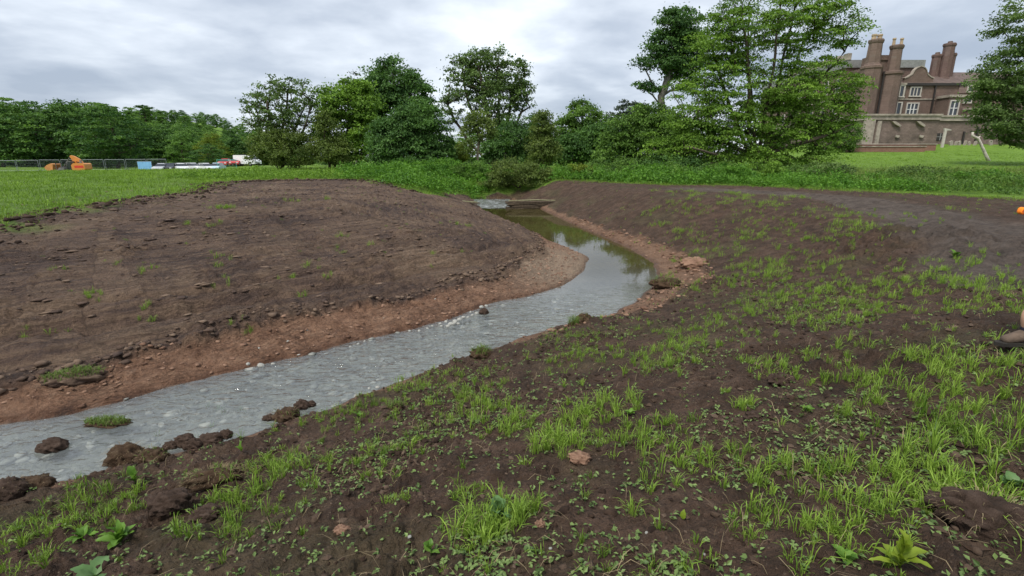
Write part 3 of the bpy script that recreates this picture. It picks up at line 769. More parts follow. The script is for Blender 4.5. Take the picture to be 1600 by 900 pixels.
LIGHT_CROWN = PROTO[1][1].copy(); LIGHT_CROWN.materials.clear(); LIGHT_CROWN.materials.append(GREENS['yellow'])
DARK_CROWN = PROTO[2][1].copy(); DARK_CROWN.materials.clear(); DARK_CROWN.materials.append(GREENS['dark'])
def far_tree(name, x, y, sc, k, label, group, crown=None, rz=0, sxy=1.0):
    r = empty(name, (x, y, H1(x, y) - .3), label, 'tree', group, rz)
    r.scale = (sc * sxy, sc * sxy, sc)
    link('trunk', PROTO[k][0], None, r); link('crown', crown or PROTO[k][1], None, r)
rg = np.random.default_rng(5)
# front row along the far edge of the field
FR = [(-20, 'far left dark tree at the very edge of the picture behind the fence', 165, 0), (45, 'dark tree behind the left end of the mesh fence', 172, 2), (112, 'big dark layered tree directly behind the excavator', 160, 1), (165, 'broad tree just right of the excavator, in the front of the wood', 170, 3), (205, 'tree above the blue sheeting, in the front of the wood', 185, 0), (245, 'dark tree behind the left end of the parked cars', 196, 2), (282, 'small tree behind the parked cars, left of the yellow green tree', 208, 3), (372, 'dark tree behind the white van by the field corner', 200, 2), (402, 'last tree of the wood, partly hidden by the thin leaved tree', 196, 0)]
TOPS = {-20: 158, 45: 160, 112: 158, 165: 166, 205: 185, 245: 200, 282: 205, 372: 205, 402: 204}
for i, (u, lb, top, k) in enumerate(FR):
    Y = 118 + 6 * (i % 3) + (20 if u > 180 else 0)
    p = PX(u, TOPS[u], Y); g = H1(p[0], Y)
    far_tree('woodland_tree', p[0], Y, (p[2] - g) / 11.8, k, lb, None, DARK_CROWN if i in (1, 5, 7) else None, rz=i * 1.3, sxy=1.25 if u < 190 else 1.1)
p = PX(327, 208, 128); far_tree('yellow_green_tree', p[0], 128, (p[2] - H1(p[0], 128)) / 11.8, 1, 'yellow green tree standing behind the dark dome shaped tree and the cars', None, LIGHT_CROWN, .4)
p = PX(322, 224, 112); far_tree('dome_shaped_tree', p[0], 112, (p[2] - H1(p[0], 112)) / 11.8, 2, 'low dark dome shaped tree behind the row of parked cars', None, DARK_CROWN, 1.1, 1.45)
HILL_LABEL = 'broadleaf tree on the wooded hillside rising behind the front row of trees'
SKY = [(-40, 150), (0, 160), (60, 172), (130, 158), (200, 172), (250, 178), (300, 184), (340, 200), (380, 214), (430, 226)]
for row, Y in enumerate((150, 178, 210, 248, 300, 365)):
    for u in range(-60, 475, 25 - row):
        uu = u + rg.uniform(-7, 7); yy = Y + rg.uniform(-9, 9)
        x = PX(uu, 250, yy)[0]; g = H1(x, yy)
        lim = PX(uu, np.interp(uu, [a for a, _ in SKY], [b for _, b in SKY]) + max(0, 3 - row) * 5 + rg.uniform(0, 9), yy)[2]
        sc = np.clip((lim - g) / 11.8, .7, 1.9)
        far_tree('hillside_tree', x, yy, sc, int(rg.integers(0, 4)), HILL_LABEL, 'trees of the wooded hillside', None, rg.uniform(0, 6.28), rg.uniform(.95, 1.25))
for u, v, Y in [(2, 150, 225), (28, 157, 235), (38, 160, 232), (145, 158, 240), (160, 161, 236), (172, 164, 246), (200, 166, 250), (222, 163, 244), (232, 166, 252), (250, 172, 248), (270, 174, 255), (288, 179, 250)]:
    p = PX(u, v, Y); g = H1(p[0], Y)
    far_tree('hilltop_pine', p[0], Y, (p[2] - g) / 13.6, 4, 'dark pine poking above the skyline of the wooded hillside', 'pines along the hilltop', None, u * .7)
# a screen of far trees closing the view in the middle and behind the alder
for i, (u, v, Y) in enumerate([(480, 226, 150), (520, 222, 140), (690, 210, 120), (735, 205, 125), (830, 205, 118), (865, 212, 122), (900, 215, 115), (960, 205, 112), (1040, 190, 105), (1085, 200, 100)]):
    p = PX(u, v, Y); g = H1(p[0], Y)
    far_tree('background_tree', p[0], Y, (p[2] - g) / 11.8, i % 4, 'distant tree glimpsed through gaps between the nearer trees in the middle', 'distant trees closing the view', None, i * .9, 1.5)

# ------------------------------------------------------------------ undergrowth (nobody could count it)
def leaf_bank(name, pts, hgt, n_leaf, size, leaf, rng, clump=.5, up=.8):
    """pts (n,2) seeds on the ground; low heaps of leaves"""
    pts = np.asarray(pts); z = Hz(pts[:, 0], pts[:, 1])
    hh = hgt * (0.3 + 1.1 * np.clip(.5 + 1.3 * fbm(pts[:, 0] * .45, pts[:, 1] * .45, 3, 55), 0, 1.3))
    k = n_leaf
    C = np.repeat(np.stack([pts[:, 0], pts[:, 1], z], 1), k, 0); H = np.repeat(hh, k)
    d = rng.normal(size=C.shape) * clump * .5
    C[:, 0] += d[:, 0]; C[:, 1] += d[:, 1]
    r2 = (d[:, 0] ** 2 + d[:, 1] ** 2) / clump ** 2
    C[:, 2] += H * np.exp(-r2) * rng.uniform(.25, 1.05, len(C)) ** .6
    T = np.clip(np.repeat(np.clip(.5 + .7 * fbm(pts[:, 0] * .5, pts[:, 1] * .5, 3, 56) + rng.normal(size=len(pts)) * .15, .08, .92), k) + rng.normal(size=len(C)) * .16, 0, 1)
    V, Fq, tt = leaf_cloud(C, d * .5, size, rng, T, up=up)
    o = link(name, npmesh(name, V, Fq, {'tint': tt}), GREENS[leaf]); tag(o, kind='stuff'); return o
def scatter_px(poly_px, h, n, rng):
    """random ground points inside a quadrilateral region given on level h"""
    P = np.array([FL(u, v, h) for u, v in poly_px]); lo, hi = P.min(0), P.max(0); out = np.zeros((0, 2))
    while len(out) < n:
        q = rng.uniform(lo, hi, (n * 3, 2)); out = np.vstack([out, q[inside(q[:, 0], q[:, 1], P)]])
    return out[:n]
def scatter_xy(P, n, rng, veg=False):
    P = np.array(P, float); lo, hi = P.min(0), P.max(0); out = np.zeros((0, 2))
    while len(out) < n:
        q = rng.uniform(lo, hi, (n * 3, 2)); k = inside(q[:, 0], q[:, 1], P)
        if veg: k &= ~inside(q[:, 0], q[:, 1], MUD_LIM) & ~inside(q[:, 0], q[:, 1], STREAM)
        if veg: k &= np.hypot(q[:, 0] - .6, q[:, 1] - 35.6) > 2.3
        out = np.vstack([out, q[k]])
    return out[:n]
rn = np.random.default_rng(77)
leaf_bank('nettle_bed', scatter_xy([(-11, 33.5), (-8, 28), (-4, 28), (0.5, 30), (1, 48), (-14, 48), (-13, 38)], 1250, rn, True), .85, 26, .17, 'bright', rn)
leaf_bank('nettle_bed', scatter_xy([(0, 33), (6, 27), (10, 26), (13, 33), (13, 44), (0.5, 44)], 1050, rn, True), .75, 22, .17, 'bright', rn)
leaf_bank('bramble_bed', scatter_xy([(2.2, 37.5), (5, 33.4), (10, 31.6), (15, 33), (19, 40), (8, 46)], 420, rn, True), .95, 24, .16, 'mid', rn)
leaf_bank('verge_weeds', scatter_xy([(9, 27), (14, 24), (18.5, 22), (21, 29), (19, 33), (9, 33)], 900, rn, True), .55, 30, .12, 'bright', rn, .4)
leaf_bank('verge_weeds', scatter_xy([(18, 22), (24, 19), (36, 18), (40, 24), (33, 30), (20, 29)], 1500, rn, True), .65, 26, .11, 'mid', rn, .4)
leaf_bank('field_edge_weeds', scatter_xy([(-20, 33.5), (-10.8, 33.0), (-8, 30), (-9.8, 37), (-13, 44), (-24, 44), (-26, 38)], 560, rn, True), .5, 22, .15, 'fresh', rn)

# ------------------------------------------------------------------ grass
GRASS = leaf_mat('grass_blades', (.055, .125, .012), (.29, .43, .065), .5, .3)
LAWN_GRASS = leaf_mat('meadow_grass_blades', (.10, .19, .018), (.26, .41, .055), .5, .3)
SEED_GRASS = leaf_mat('seeding_grass_blades', (.075, .13, .02), (.24, .31, .085), .5, .3)
DRY = leaf_mat('withered_stalks', (.12, .085, .05), (.38, .30, .17), .7, .1)
def blades(P, h, wd, rng, lean, tint, az=None, simple=False):
    """curved blades on the base points P (n,3)"""
    n = len(P)
    az = rng.uniform(0, 2 * np.pi, n) if az is None else az
    d = np.stack([np.cos(az), np.sin(az), 0 * az], 1)
    sd_ = np.stack([-np.sin(az), np.cos(az), 0 * az], 1)
    tw = rng.uniform(-.9, .9, n)[:, None]; sd_ = sd_ * np.cos(tw) + d * np.sin(tw)
    h = np.asarray(h)[:, None] * np.ones((n, 1)); lean = np.asarray(lean)[:, None]; wd = np.asarray(wd)[:, None] * np.ones((n, 1))
    up = np.array((0, 0, 1.0))
    m = P + up * h * .55 * (1 - .18 * lean) + d * h * lean * .22
    m2 = P + up * h * (.88 - .34 * lean) + d * h * lean * .58
    tp = P + up * h * (1.0 - .62 * lean) + d * h * lean * 1.0
    if simple:
        V = np.stack([P - sd_ * wd * .4, P + sd_ * wd * .4, m - sd_ * wd * .45, m + sd_ * wd * .45, tp], 1).reshape(-1, 3)
        i = np.arange(n)[:, None] * 5
        return V, np.concatenate([i + np.array([[0, 1, 3]]), i + np.array([[0, 3, 2]]), i + np.array([[2, 3, 4]])], 0), np.repeat(tint, 5)
    V = np.stack([P - sd_ * wd * .4, P + sd_ * wd * .4, m - sd_ * wd * .5, m + sd_ * wd * .5, m2 - sd_ * wd * .33, m2 + sd_ * wd * .33, tp], 1).reshape(-1, 3)
    i = np.arange(n)[:, None] * 7
    Ft = np.concatenate([i + np.array([[0, 1, 3]]), i + np.array([[0, 3, 2]]), i + np.array([[2, 3, 5]]), i + np.array([[2, 5, 4]]), i + np.array([[4, 5, 6]])], 0)
    return V, Ft, np.repeat(tint, 7)
def tuft_field(name, T, per, rng, mat, kind='stuff', wmul=1.0, parent=None, loc=(0, 0, 0), ground=True, simple=False):
    """T rows: x, y, radius, blade height, tint"""
    T = np.asarray(T, float)
    n = np.maximum(3, (per * .9 * rng.uniform(.6, 1.4, len(T))).astype(int)) if np.isscalar(per) else np.asarray(per, int)
    R = np.repeat(np.arange(len(T)), n)
    a = rng.uniform(0, 2 * np.pi, len(R)); r = T[R, 2] * rng.uniform(0, 1, len(R)) ** .75
    x = T[R, 0] + r * np.cos(a); y = T[R, 1] + r * np.sin(a)
    z = (Hz(x + loc[0], y + loc[1]) - loc[2]) if ground else np.zeros(len(x))
    P = np.stack([x, y, z - .004], 1)
    h = T[R, 3] * rng.uniform(.45, 1.25, len(R))
    lean = np.clip(.2 + .65 * (r / (T[R, 2] + 1e-6)) * rng.uniform(.3, 1.2, len(R)) + rng.normal(size=len(R)) * .15, .02, 1.25)
    az = a + rng.normal(size=len(R)) * .8
    tint = np.clip(T[R, 4] + rng.normal(size=len(R)) * .17, 0, 1)
    V, Ft, tt = blades(P, h, (.0030 + .0085 * h) * wmul * rng.uniform(.7, 1.3, len(R)), rng, lean, tint, az, simple)
    o = link(name, npmesh(name, V, Ft, {'tint': tt}), mat, parent)
    if kind: tag(o, kind=kind)
    return o

# patches read off the photograph: pixel, spread in metres, number of tufts, blade height, tint
PATCH = [(380, 790, .28, 22, .13, .62), (440, 735, .30, 24, .13, .6), (360, 840, .18, 10, .12, .5), (30, 830, .30, 26, .13, .58), (110, 800, .30, 24, .12, .55), (200, 780, .25, 12, .10, .5), (60, 880, .15, 8, .10, .55),
  (320, 640, .3, 8, .08, .5), (500, 650, .3, 14, .09, .6), (560, 640, .3, 16, .10, .55), (640, 605, .35, 22, .10, .6), (690, 590, .35, 20, .10, .65), (640, 690, .16, 9, .11, .6), (585, 715, .15, 9, .11, .6), (575, 665, .2, 8, .10, .6),
  (760, 640, .22, 18, .15, .75), (775, 675, .18, 14, .15, .7), (735, 610, .25, 14, .12, .6), (880, 690, .20, 26, .17, .75), (935, 640, .20, 22, .17, .8), (950, 680, .22, 16, .13, .65), (1010, 700, .20, 13, .12, .6), (1050, 720, .16, 13, .12, .7), (830, 660, .25, 10, .08, .6),
  (900, 560, .35, 20, .10, .6), (890, 530, .4, 16, .10, .6), (960, 520, .5, 24, .10, .6), (1010, 560, .35, 24, .13, .65), (1080, 540, .4, 22, .12, .6), (1020, 575, .22, 14, .13, .65), (1130, 500, .6, 26, .11, .6), (1090, 520, .4, 16, .1, .55),
  (1180, 430, .9, 34, .13, .6), (1240, 425, .9, 34, .13, .6), (1130, 440, .6, 16, .12, .55), (1300, 455, .9, 40, .12, .7), (1350, 458, .8, 46, .12, .78), (1385, 440, .7, 24, .12, .7), (1300, 505, .45, 24, .12, .7), (1370, 490, .4, 20, .11, .65), (1230, 465, .6, 22, .11, .55), (1200, 480, .6, 22, .11, .55), (1270, 480, .6, 16, .1, .55),
  (1500, 410, .4, 20, .12, .7), (1550, 450, .6, 40, .12, .75), (1590, 470, .4, 20, .11, .7), (1480, 440, .4, 18, .10, .65), (1560, 480, .35, 16, .1, .7), (1160, 345, .9, 18, .14, .65), (1170, 365, .9, 20, .14, .6), (1250, 350, 1.0, 22, .13, .6), (1350, 355, .7, 16, .13, .7), (1410, 340, .9, 18, .13, .65), (1060, 340, 1.3, 16, .13, .6), (1120, 385, .9, 20, .13, .6), (1060, 380, .6, 8, .12, .5), (1270, 390, .9, 18, .12, .55),
  (1440, 545, .35, 28, .14, .7), (1490, 580, .30, 30, .15, .7), (1540, 580, .35, 44, .15, .75), (1590, 575, .30, 30, .14, .75), (1440, 625, .22, 26, .13, .72), (1490, 640, .20, 16, .13, .7), (1400, 560, .3, 18, .12, .6), (1200, 570, .25, 20, .11, .65), (1300, 590, .25, 14, .11, .55), (1350, 600, .22, 14, .11, .6), (1260, 560, .25, 10, .1, .55),
  (1480, 770, .20, 30, .17, .75), (1450, 740, .18, 22, .16, .72), (1440, 790, .16, 22, .15, .72), (1520, 760, .2, 22, .15, .7), (1530, 690, .2, 24, .2, .42), (1480, 690, .16, 14, .14, .55), (1570, 690, .18, 18, .17, .5), (1590, 810, .12, 10, .12, .7), (1580, 640, .2, 16, .12, .65),
  (1210, 740, .10, 12, .13, .66), (1170, 635, .07, 8, .11, .7), (1145, 710, .08, 7, .12, .62), (1290, 740, .08, 7, .12, .55), (1330, 795, .10, 12, .11, .7), (1310, 850, .12, 18, .10, .68), (1200, 800, .09, 9, .11, .6), (1170, 840, .08, 6, .09, .5), (1050, 665, .14, 8, .10, .5), (1350, 640, .12, 10, .11, .6),
  (760, 825, .13, 24, .15, .7), (800, 810, .09, 12, .17, .65), (740, 770, .1, 8, .08, .6), (730, 830, .08, 10, .13, .6), (625, 785, .06, 3, .07, .6), (985, 810, .02, 1, .16, .7), (1240, 890, .05, 3, .12, .6), (610, 790, .05, 2, .08, .6), (905, 560, .3, 10, .1, .6), (700, 660, .35, 12, .08, .55)]
T = []
rg = np.random.default_rng(31)
for u, v, sp, n, h, ti in PATCH:
    p = GP(u, v)
    n = n * (.62 if u > 1380 and v > 530 else (1.7 if (v < 500 and u > 1000) else 1.2)) * (1.35 if u < 480 and v > 700 else 1)
    for _ in range(int(n)):
        q = rg.normal(size=2) * sp * .8
        T.append((p[0] + q[0], p[1] + q[1], rg.uniform(.015, .05), h * rg.uniform(.55, 1.1), np.clip(ti - .08 + rg.normal() * .1, 0, 1)))
def on_right(n, rmax, seed, dmin=.25, bias=2.2):
    r_ = np.random.default_rng(seed)
    out = np.zeros((0, 2))
    while len(out) < n:
        a = np.radians(r_.uniform(-50, 50, n * 2)); r = 1.2 + (rmax - 1.2) * r_.uniform(0, 1, n * 2) ** bias
        x, y = r * np.sin(a), r * np.cos(a); q = full(x, y)
        k = q['mud'] & ~q['left'] & (q['d'] > dmin) & (q['track'] < .35) & (r_.uniform(0, 1, n * 2) < .18 + .9 * sstep(fbm(x * .55 + 4, y * .55, 3, 63), -.1, .4))
        out = np.vstack([out, np.stack([x[k], y[k]], 1)])
    return out[:n]
for x, y in on_right(620, 26, 5, bias=1.1): T.append((x, y, rg.uniform(.008, .035), rg.uniform(.03, .10), rg.uniform(.3, .7)))
mid_ = scatter_xy([(3.5, 10), (9, 9), (13, 14), (13, 20), (8, 24), (4.6, 22), (5, 15)], 2600, rg)
qm = full(mid_[:, 0], mid_[:, 1]); cl_ = fbm(mid_[:, 0] * .8, mid_[:, 1] * .8, 3, 93)
for (x, y), k_ in zip(mid_, qm['mud'] & (qm['track'] < .4) & (qm['clay'] < .5) & (cl_ > .14)):
    if k_: T.append((x, y, rg.uniform(.06, .13), rg.uniform(.08, .17), rg.uniform(.45, .85)))
for u, v, n in [(86, 420, 3), (228, 425, 6), (145, 466, 9), (330, 404, 3), (345, 420, 4), (350, 436, 4), (335, 350, 8), (350, 326, 26), (288, 346, 4), (535, 370, 4), (530, 393, 3), (475, 466, 3), (380, 508, 6), (230, 490, 4), (40, 520, 3), (90, 520, 3), (480, 420, 4), (500, 430, 3), (728, 354, 5), (672, 404, 3), (460, 315, 5), (445, 440, 3), (510, 312, 4), (575, 385, 2), (700, 350, 3), (236, 497, 2), (740, 400, 2), (1055, 410, 6), (1050, 430, 6), (185, 415, 2), (620, 300, 3)]:
    p = GP(u, v); far = p[1] / 10
    for _ in range(n): T.append((p[0] + rg.normal() * .10 * far, p[1] + rg.normal() * .12 * far, .04 * far, rg.uniform(.06, .12) * (1 + .25 * far), rg.uniform(.4, .75)))
for _ in range(160):
    q = scatter_xy([(-13, 6), (-5, 9), (0, 14), (-3, 26), (-14, 28), (-16, 14)], 1, rg)[0]
    T.append((q[0], q[1], .05, rg.uniform(.03, .07), rg.uniform(.2, .55)))
tuft_field('sparse_grass', T, 22, rg, GRASS, wmul=1.1)
# meadow on the left: nearer blades really there, farther ones larger tussocks
M_ = []
fx = rg.uniform(-75, -4, 60000); fy = rg.uniform(9, 66, 60000)
q = full(fx, fy); dmud = dist_poly(fx, fy, MUD_LIM, True)
keep = ~q['mud'] & ~q['ins'] & (fx / fy > -1.08) & (rg.uniform(0, 1, 60000) < np.clip(14 / fy, .1, 1) ** .7 * (.35 + .65 * sstep(fbm(fx * .35, fy * .35, 3, 66), -.3, .3)))
for x, y in zip(fx[keep], fy[keep]):
    M_.append((x, y, .10 + .006 * y, rg.uniform(.06, .13) + .0035 * y, np.clip(.5 + .5 * float(perlin(np.array(x * .25), np.array(y * .25), 8)) + rg.normal() * .08, 0, 1)))
M_ = M_[:9500]
tuft_field('meadow_grass', M_, 7, rg, LAWN_GRASS, wmul=5, simple=True)
ex = []
bp = np.vstack([np.linspace(MUD_LIM[i], MUD_LIM[i + 1], 60) for i in list(range(1, 9)) + list(range(len(MUD_LIM) - 12, len(MUD_LIM) - 3))])
for b in bp:
    for _ in range(2): ex.append((b[0] + rg.normal() * .5 - .2, b[1] + rg.normal() * .6 + .3, .14, rg.uniform(.05, .14), rg.uniform(.35, .7)))
tuft_field('meadow_edge_grass', ex, 10, rg, GRASS, wmul=3.4, simple=True)
# tall seeding grass and lawn on the right
LG = [(x, y, .22, rg.uniform(.35, .75), rg.uniform(.3, .75)) for x, y in scatter_xy([(16, 27.5), (19, 23.5), (25, 22.2), (38, 22), (46, 30), (40, 42), (24, 40), (17.5, 33)], 2100, rg)]
tuft_field('tall_meadow_grass', LG, 14, rg, SEED_GRASS, wmul=2.8, simple=True)
LW = [(x, y, .35, rg.uniform(.10, .2), np.clip(.5 + .5 * float(perlin(np.array(x * .3), np.array(y * .3), 18)), 0, 1)) for x, y in scatter_xy([(20, 40), (46, 31), (75, 62), (80, 92), (60, 92), (26, 58)], 3000, rg)]
tuft_field('lawn_grass', LW, 9, rg, LAWN_GRASS, wmul=7, simple=True)

# ------------------------------------------------------------------ seedlings, withered stalks, crumbs of soil
SEEDL = leaf_mat('seedling_leaves', (.07, .12, .035), (.22, .31, .10), .5, .25)
p2 = on_right(5200, 10.5, 15, .3, 1.7); sr = np.random.default_rng(8)
k = sr.integers(2, 6, len(p2)); R = np.repeat(np.arange(len(p2)), k)
C = np.zeros((len(R), 3)); C[:, :2] = p2[R] + sr.normal(size=(len(R), 2)) * .013
C[:, 2] = Hz(C[:, 0], C[:, 1]) + sr.uniform(.006, .028, len(R))
V, Fq, tt = leaf_cloud(C, np.zeros((len(R), 3)), .026, sr, np.clip(sr.uniform(.1, .9, len(p2))[R] + sr.normal(size=len(R)) * .12, 0, 1), up=1.6, spread=.6, aspect=.62)
tag(link('seedlings', npmesh('seedlings', V, Fq, {'tint': tt}), SEEDL), kind='stuff')
p3 = on_right(1700, 10, 25, .2, 1.6); n = len(p3)
Z3 = Hz(p3[:, 0], p3[:, 1]) + .006
az = sr.uniform(0, 2 * np.pi, n); Ln = sr.uniform(.04, .16, n)
V, Ft, tt = blades(np.stack([p3[:, 0], p3[:, 1], Z3], 1), Ln, sr.uniform(.0015, .0035, n), sr, sr.uniform(1.25, 1.55, n), sr.uniform(0, 1, n), az)
tag(link('dead_stalks', npmesh('dead_stalks', V, Ft, {'tint': tt}), DRY), kind='stuff')

ph = (1 + 5 ** .5) / 2
ICO = np.array([(-1, ph, 0), (1, ph, 0), (-1, -ph, 0), (1, -ph, 0), (0, -1, ph), (0, 1, ph), (0, -1, -ph), (0, 1, -ph), (ph, 0, -1), (ph, 0, 1), (-ph, 0, -1), (-ph, 0, 1)]) / math.sqrt(1 + ph * ph)
ICF = np.array([(0, 11, 5), (0, 5, 1), (0, 1, 7), (0, 7, 10), (0, 10, 11), (1, 5, 9), (5, 11, 4), (11, 10, 2), (10, 7, 6), (7, 1, 8), (3, 9, 4), (3, 4, 2), (3, 2, 6), (3, 6, 8), (3, 8, 9), (4, 9, 5), (2, 4, 11), (6, 2, 10), (8, 6, 7), (9, 8, 1)])
OCT = np.array([(1, 0, 0), (0, 1, 0), (-1, 0, 0), (0, -1, 0), (0, 0, 1), (0, 0, -1.)]) * 1.15
OCF = np.array([(0, 1, 4), (1, 2, 4), (2, 3, 4), (3, 0, 4), (1, 0, 5), (2, 1, 5), (3, 2, 5), (0, 3, 5)])
def lumps(name, XY, size, rng, mat, flat=.65, sink=.25, z=None, tint=None, tiny=False, ang=None, lng=1.0):
    base, faces = (OCT, OCF) if tiny else (ICO, ICF); nv = len(base)
    n = len(XY); size = np.asarray(size)
    zz = Hz(XY[:, 0], XY[:, 1]) if z is None else z
    jit = 1 + .28 * rng.normal(size=(n, nv, 1)).clip(-1.4, 1.4)
    sc = size[:, None, None] * rng.uniform(.65, 1.3, (n, 1, 3)) * np.array([lng, 1, flat])
    a = rng.uniform(0, 6.28, n) if ang is None else ang; c, s_ = np.cos(a)[:, None], np.sin(a)[:, None]
    P = base[None] * jit * sc * .5
    X = P[:, :, 0] * c - P[:, :, 1] * s_; Y = P[:, :, 0] * s_ + P[:, :, 1] * c
    V = np.stack([X + XY[:, :1], Y + XY[:, 1:2], P[:, :, 2] + (zz + size * flat * (.5 - sink))[:, None]], -1).reshape(-1, 3)
    Ft = (faces[None] + (np.arange(n) * nv)[:, None, None]).reshape(-1, 3)
    o = link(name, npmesh(name, V, Ft, {'tint': np.repeat(rng.uniform(0, 1, n) if tint is None else tint, nv)}, not tiny), mat)
    return tag(o, kind='stuff')
def lump_mat(name, stops, rough=.92, bump=.012):
    m, t, out = new_mat(name); co = objco(t)
    f = math_node(t, 'ADD', math_node(t, 'MULTIPLY', attr(t, 'tint'), .55), math_node(t, 'MULTIPLY', noise(t, co, 16, 5, .65), .45))
    bsdf(t, out, ramp(t, f, stops), rough, noise(t, co, 55, 5, .7), .2, dist=bump)
    return m
SOIL = lump_mat('crumbly_soil', [(.22, (0.022, 0.013, 0.009)), (.5, (0.052, 0.032, 0.021)), (.78, (0.119, 0.083, 0.059))])
SOILL = lump_mat('bank_soil', [(.25, (0.055, 0.037, 0.030)), (.5, (0.108, 0.072, 0.052)), (.75, (0.182, 0.127, 0.088))])
CLAYM = lump_mat('red_clay', [(.25, (.115, .063, .041)), (.5, (.21, .122, .08)), (.75, (.29, .18, .122))])
STONE = lump_mat('river_stone', [(.2, (.15, .15, .13)), (.5, (.26, .26, .235)), (.8, (.48, .46, .41))], .7, .004)
pc = on_right(9500, 12, 35, .1, 1.8); rc_ = np.hypot(pc[:, 0], pc[:, 1])
lumps('soil_crumbs', pc, (.008 + .036 * sr.uniform(0, 1, len(pc)) ** 3) * (.75 + .11 * rc_), sr, SOIL, tiny=True)
pm = on_right(1900, 9, 36, .2, 1.4)
lumps('soil_clods', pm, .015 + .06 * sr.uniform(0, 1, len(pm)) ** 3.2, sr, SOIL, .6, .45)
def band(side_left, n, dk0, dk1, y0, y1, seed):
    r_ = np.random.default_rng(seed); out = np.zeros((0, 2))
    lo, hi = ((-16, 0), (4, 27)) if side_left else ((-6, 3), (9, 27))
    while len(out) < n:
        x = r_.uniform(lo[0], hi[0], n * 12); y = r_.uniform(y0, y1, n * 12); q = full(x, y)
        e = q['dk'] - q['cw'] * 1.08
        kk = (q['left'] == side_left) & ~q['ins'] & (e > dk0) & (e < dk1) & q['mud'] & (q['d'] > .04)
        out = np.vstack([out, np.stack([x[kk], y[kk]], 1)])
    return out[:n]
b1 = band(True, 900, -.12, .32, 3, 19, 41)
lumps('bank_lip_clods', b1, .035 + .10 * sr.uniform(0, 1, len(b1)) ** 2.4, sr, SOILL, .55)
bt_ = np.vstack([np.linspace(MUD_LIM[i], MUD_LIM[i + 1], 160) for i in range(2, 9)]); bt_ = bt_ + sr.normal(size=bt_.shape) * .5 + np.array((.55, -.95)) * (1 + sr.uniform(0, 1, (len(bt_), 1)) ** 2 * 1.6)
lumps('bank_top_clods', bt_, .05 + .20 * sr.uniform(0, 1, len(bt_)) ** 2.5, sr, SOIL, .55, .3)
b2 = band(True, 1900, -1.2, .0, 3, 17, 42)
lumps('clay_crumbs', b2, .015 + .085 * sr.uniform(0, 1, len(b2)) ** 4, sr, CLAYM, .42, .4)
b3 = band(False, 700, -1.0, .15, 8, 24, 43)
lumps('clay_crumbs', b3, .03 + .12 * sr.uniform(0, 1, len(b3)) ** 3, sr, CLAYM, .5, .4)
b4 = scatter_xy([(-14, 5), (-5.5, 8.2), (1, 14.5), (-2, 24), (-9, 31), (-20, 32), (-15, 14)], 3600, sr)
lumps('bank_crumbs', b4, .018 + .085 * sr.uniform(0, 1, len(b4)) ** 3.2, sr, SOILL, .5, .35, tiny=True)
fl_ = scatter_xy([(-15, 4.5), (-5.6, 7.2), (-1.5, 10.2), (1, 14.5), (0, 22), (-9, 27), (-15, 14)], 7000, sr)
qf = full(fl_[:, 0], fl_[:, 1]); ok_ = qf['mud'] & qf['left'] & (qf['dk'] > qf['cw'] * 1.15) & (sr.uniform(0, 1, 7000) < .08 + .5 * sstep(fbm(fl_[:, 0] * .5, fl_[:, 1] * .5, 3, 83), -.1, .3))
fl_ = fl_[ok_]; tang = np.where(fl_[:, 1] < 13, math.radians(41), math.radians(75)) + sr.normal(size=len(fl_)) * .55
lumps('bank_flakes', fl_, .04 + .11 * sr.uniform(0, 1, len(fl_)) ** 2.4, sr, SOILL, .27, .38, ang=tang, lng=1.6)
# cobbles of the stream bed
cx = sr.uniform(-14, 2, 9000); cy = sr.uniform(-1, 11.5, 9000)
kk = inside(cx, cy, STREAM); cob = np.stack([cx[kk], cy[kk]], 1)[:1300]
lumps('bed_cobbles', cob, .025 + .14 * sr.uniform(0, 1, len(cob)) ** 3, sr, STONE, .35, .45)

# ------------------------------------------------------------------ the mansion, its terrace wall and brick footing
def brick_mat(name, c1, c2, mortar, scale=1.0, weather=.55):
    m, t, out = new_mat(name); co = objco(t)
    sx = t.nodes.new('ShaderNodeSeparateXYZ'); t.links.new(co, sx.inputs[0])
    cb = t.nodes.new('ShaderNodeCombineXYZ')
    t.links.new(math_node(t, 'ADD', sx.outputs[0], sx.outputs[1]), cb.inputs[0]); t.links.new(sx.outputs[2], cb.inputs[1])
    b = t.nodes.new('ShaderNodeTexBrick'); b.inputs['Scale'].default_value = 2.2 * scale; b.inputs['Mortar Size'].default_value = .018
    b.inputs['Color1'].default_value = (*c1, 1); b.inputs['Color2'].default_value = (*c2, 1); b.inputs['Mortar'].default_value = (*mortar, 1)
    t.links.new(cb.outputs[0], b.inputs['Vector'])
    big = noise(t, co, .35, 6, .65); mid = noise(t, co, 1.7, 6, .7)
    c = mixc(t, ramp(t, big, [(.42, 0.0), (.68, weather)]), b.outputs[0], (.085, .068, .058))
    c = mixc(t, ramp(t, mid, [(.5, 0.0), (.75, .5)]), c, (.26, .20, .16))
    bsdf(t, out, c, .92, b.outputs['Fac'], .15, dist=.02)
    return m
BRICK = brick_mat('weathered_red_brick', (.155, .103, .085), (.21, .142, .114), (.19, .155, .13))
BRICK_RED = brick_mat('warm_red_brick', (.24, .115, .085), (.31, .165, .12), (.24, .18, .14), 1, .3)
BRICK_DARK = brick_mat('sooty_brick', (.135, .082, .072), (.18, .115, .098), (.16, .12, .11))
STONEWALL = brick_mat('old_terrace_stone', (.175, .128, .112), (.235, .175, .150), (.15, .118, .10), .42, .75)
DRESS = simple_mat('dressed_stone', (.33, .285, .235), .85, .3, 1.2, dirt=.6, bump=.02, bscale=6)
PALE_DRESS = simple_mat('pale_window_stone', (.46, .42, .37), .8, .15, 2.5)
ROOFM = simple_mat('brown_roof_tiles', (.125, .090, .078), .85, .3, 1.5, bump=.05, bscale=9, dirt=.4)
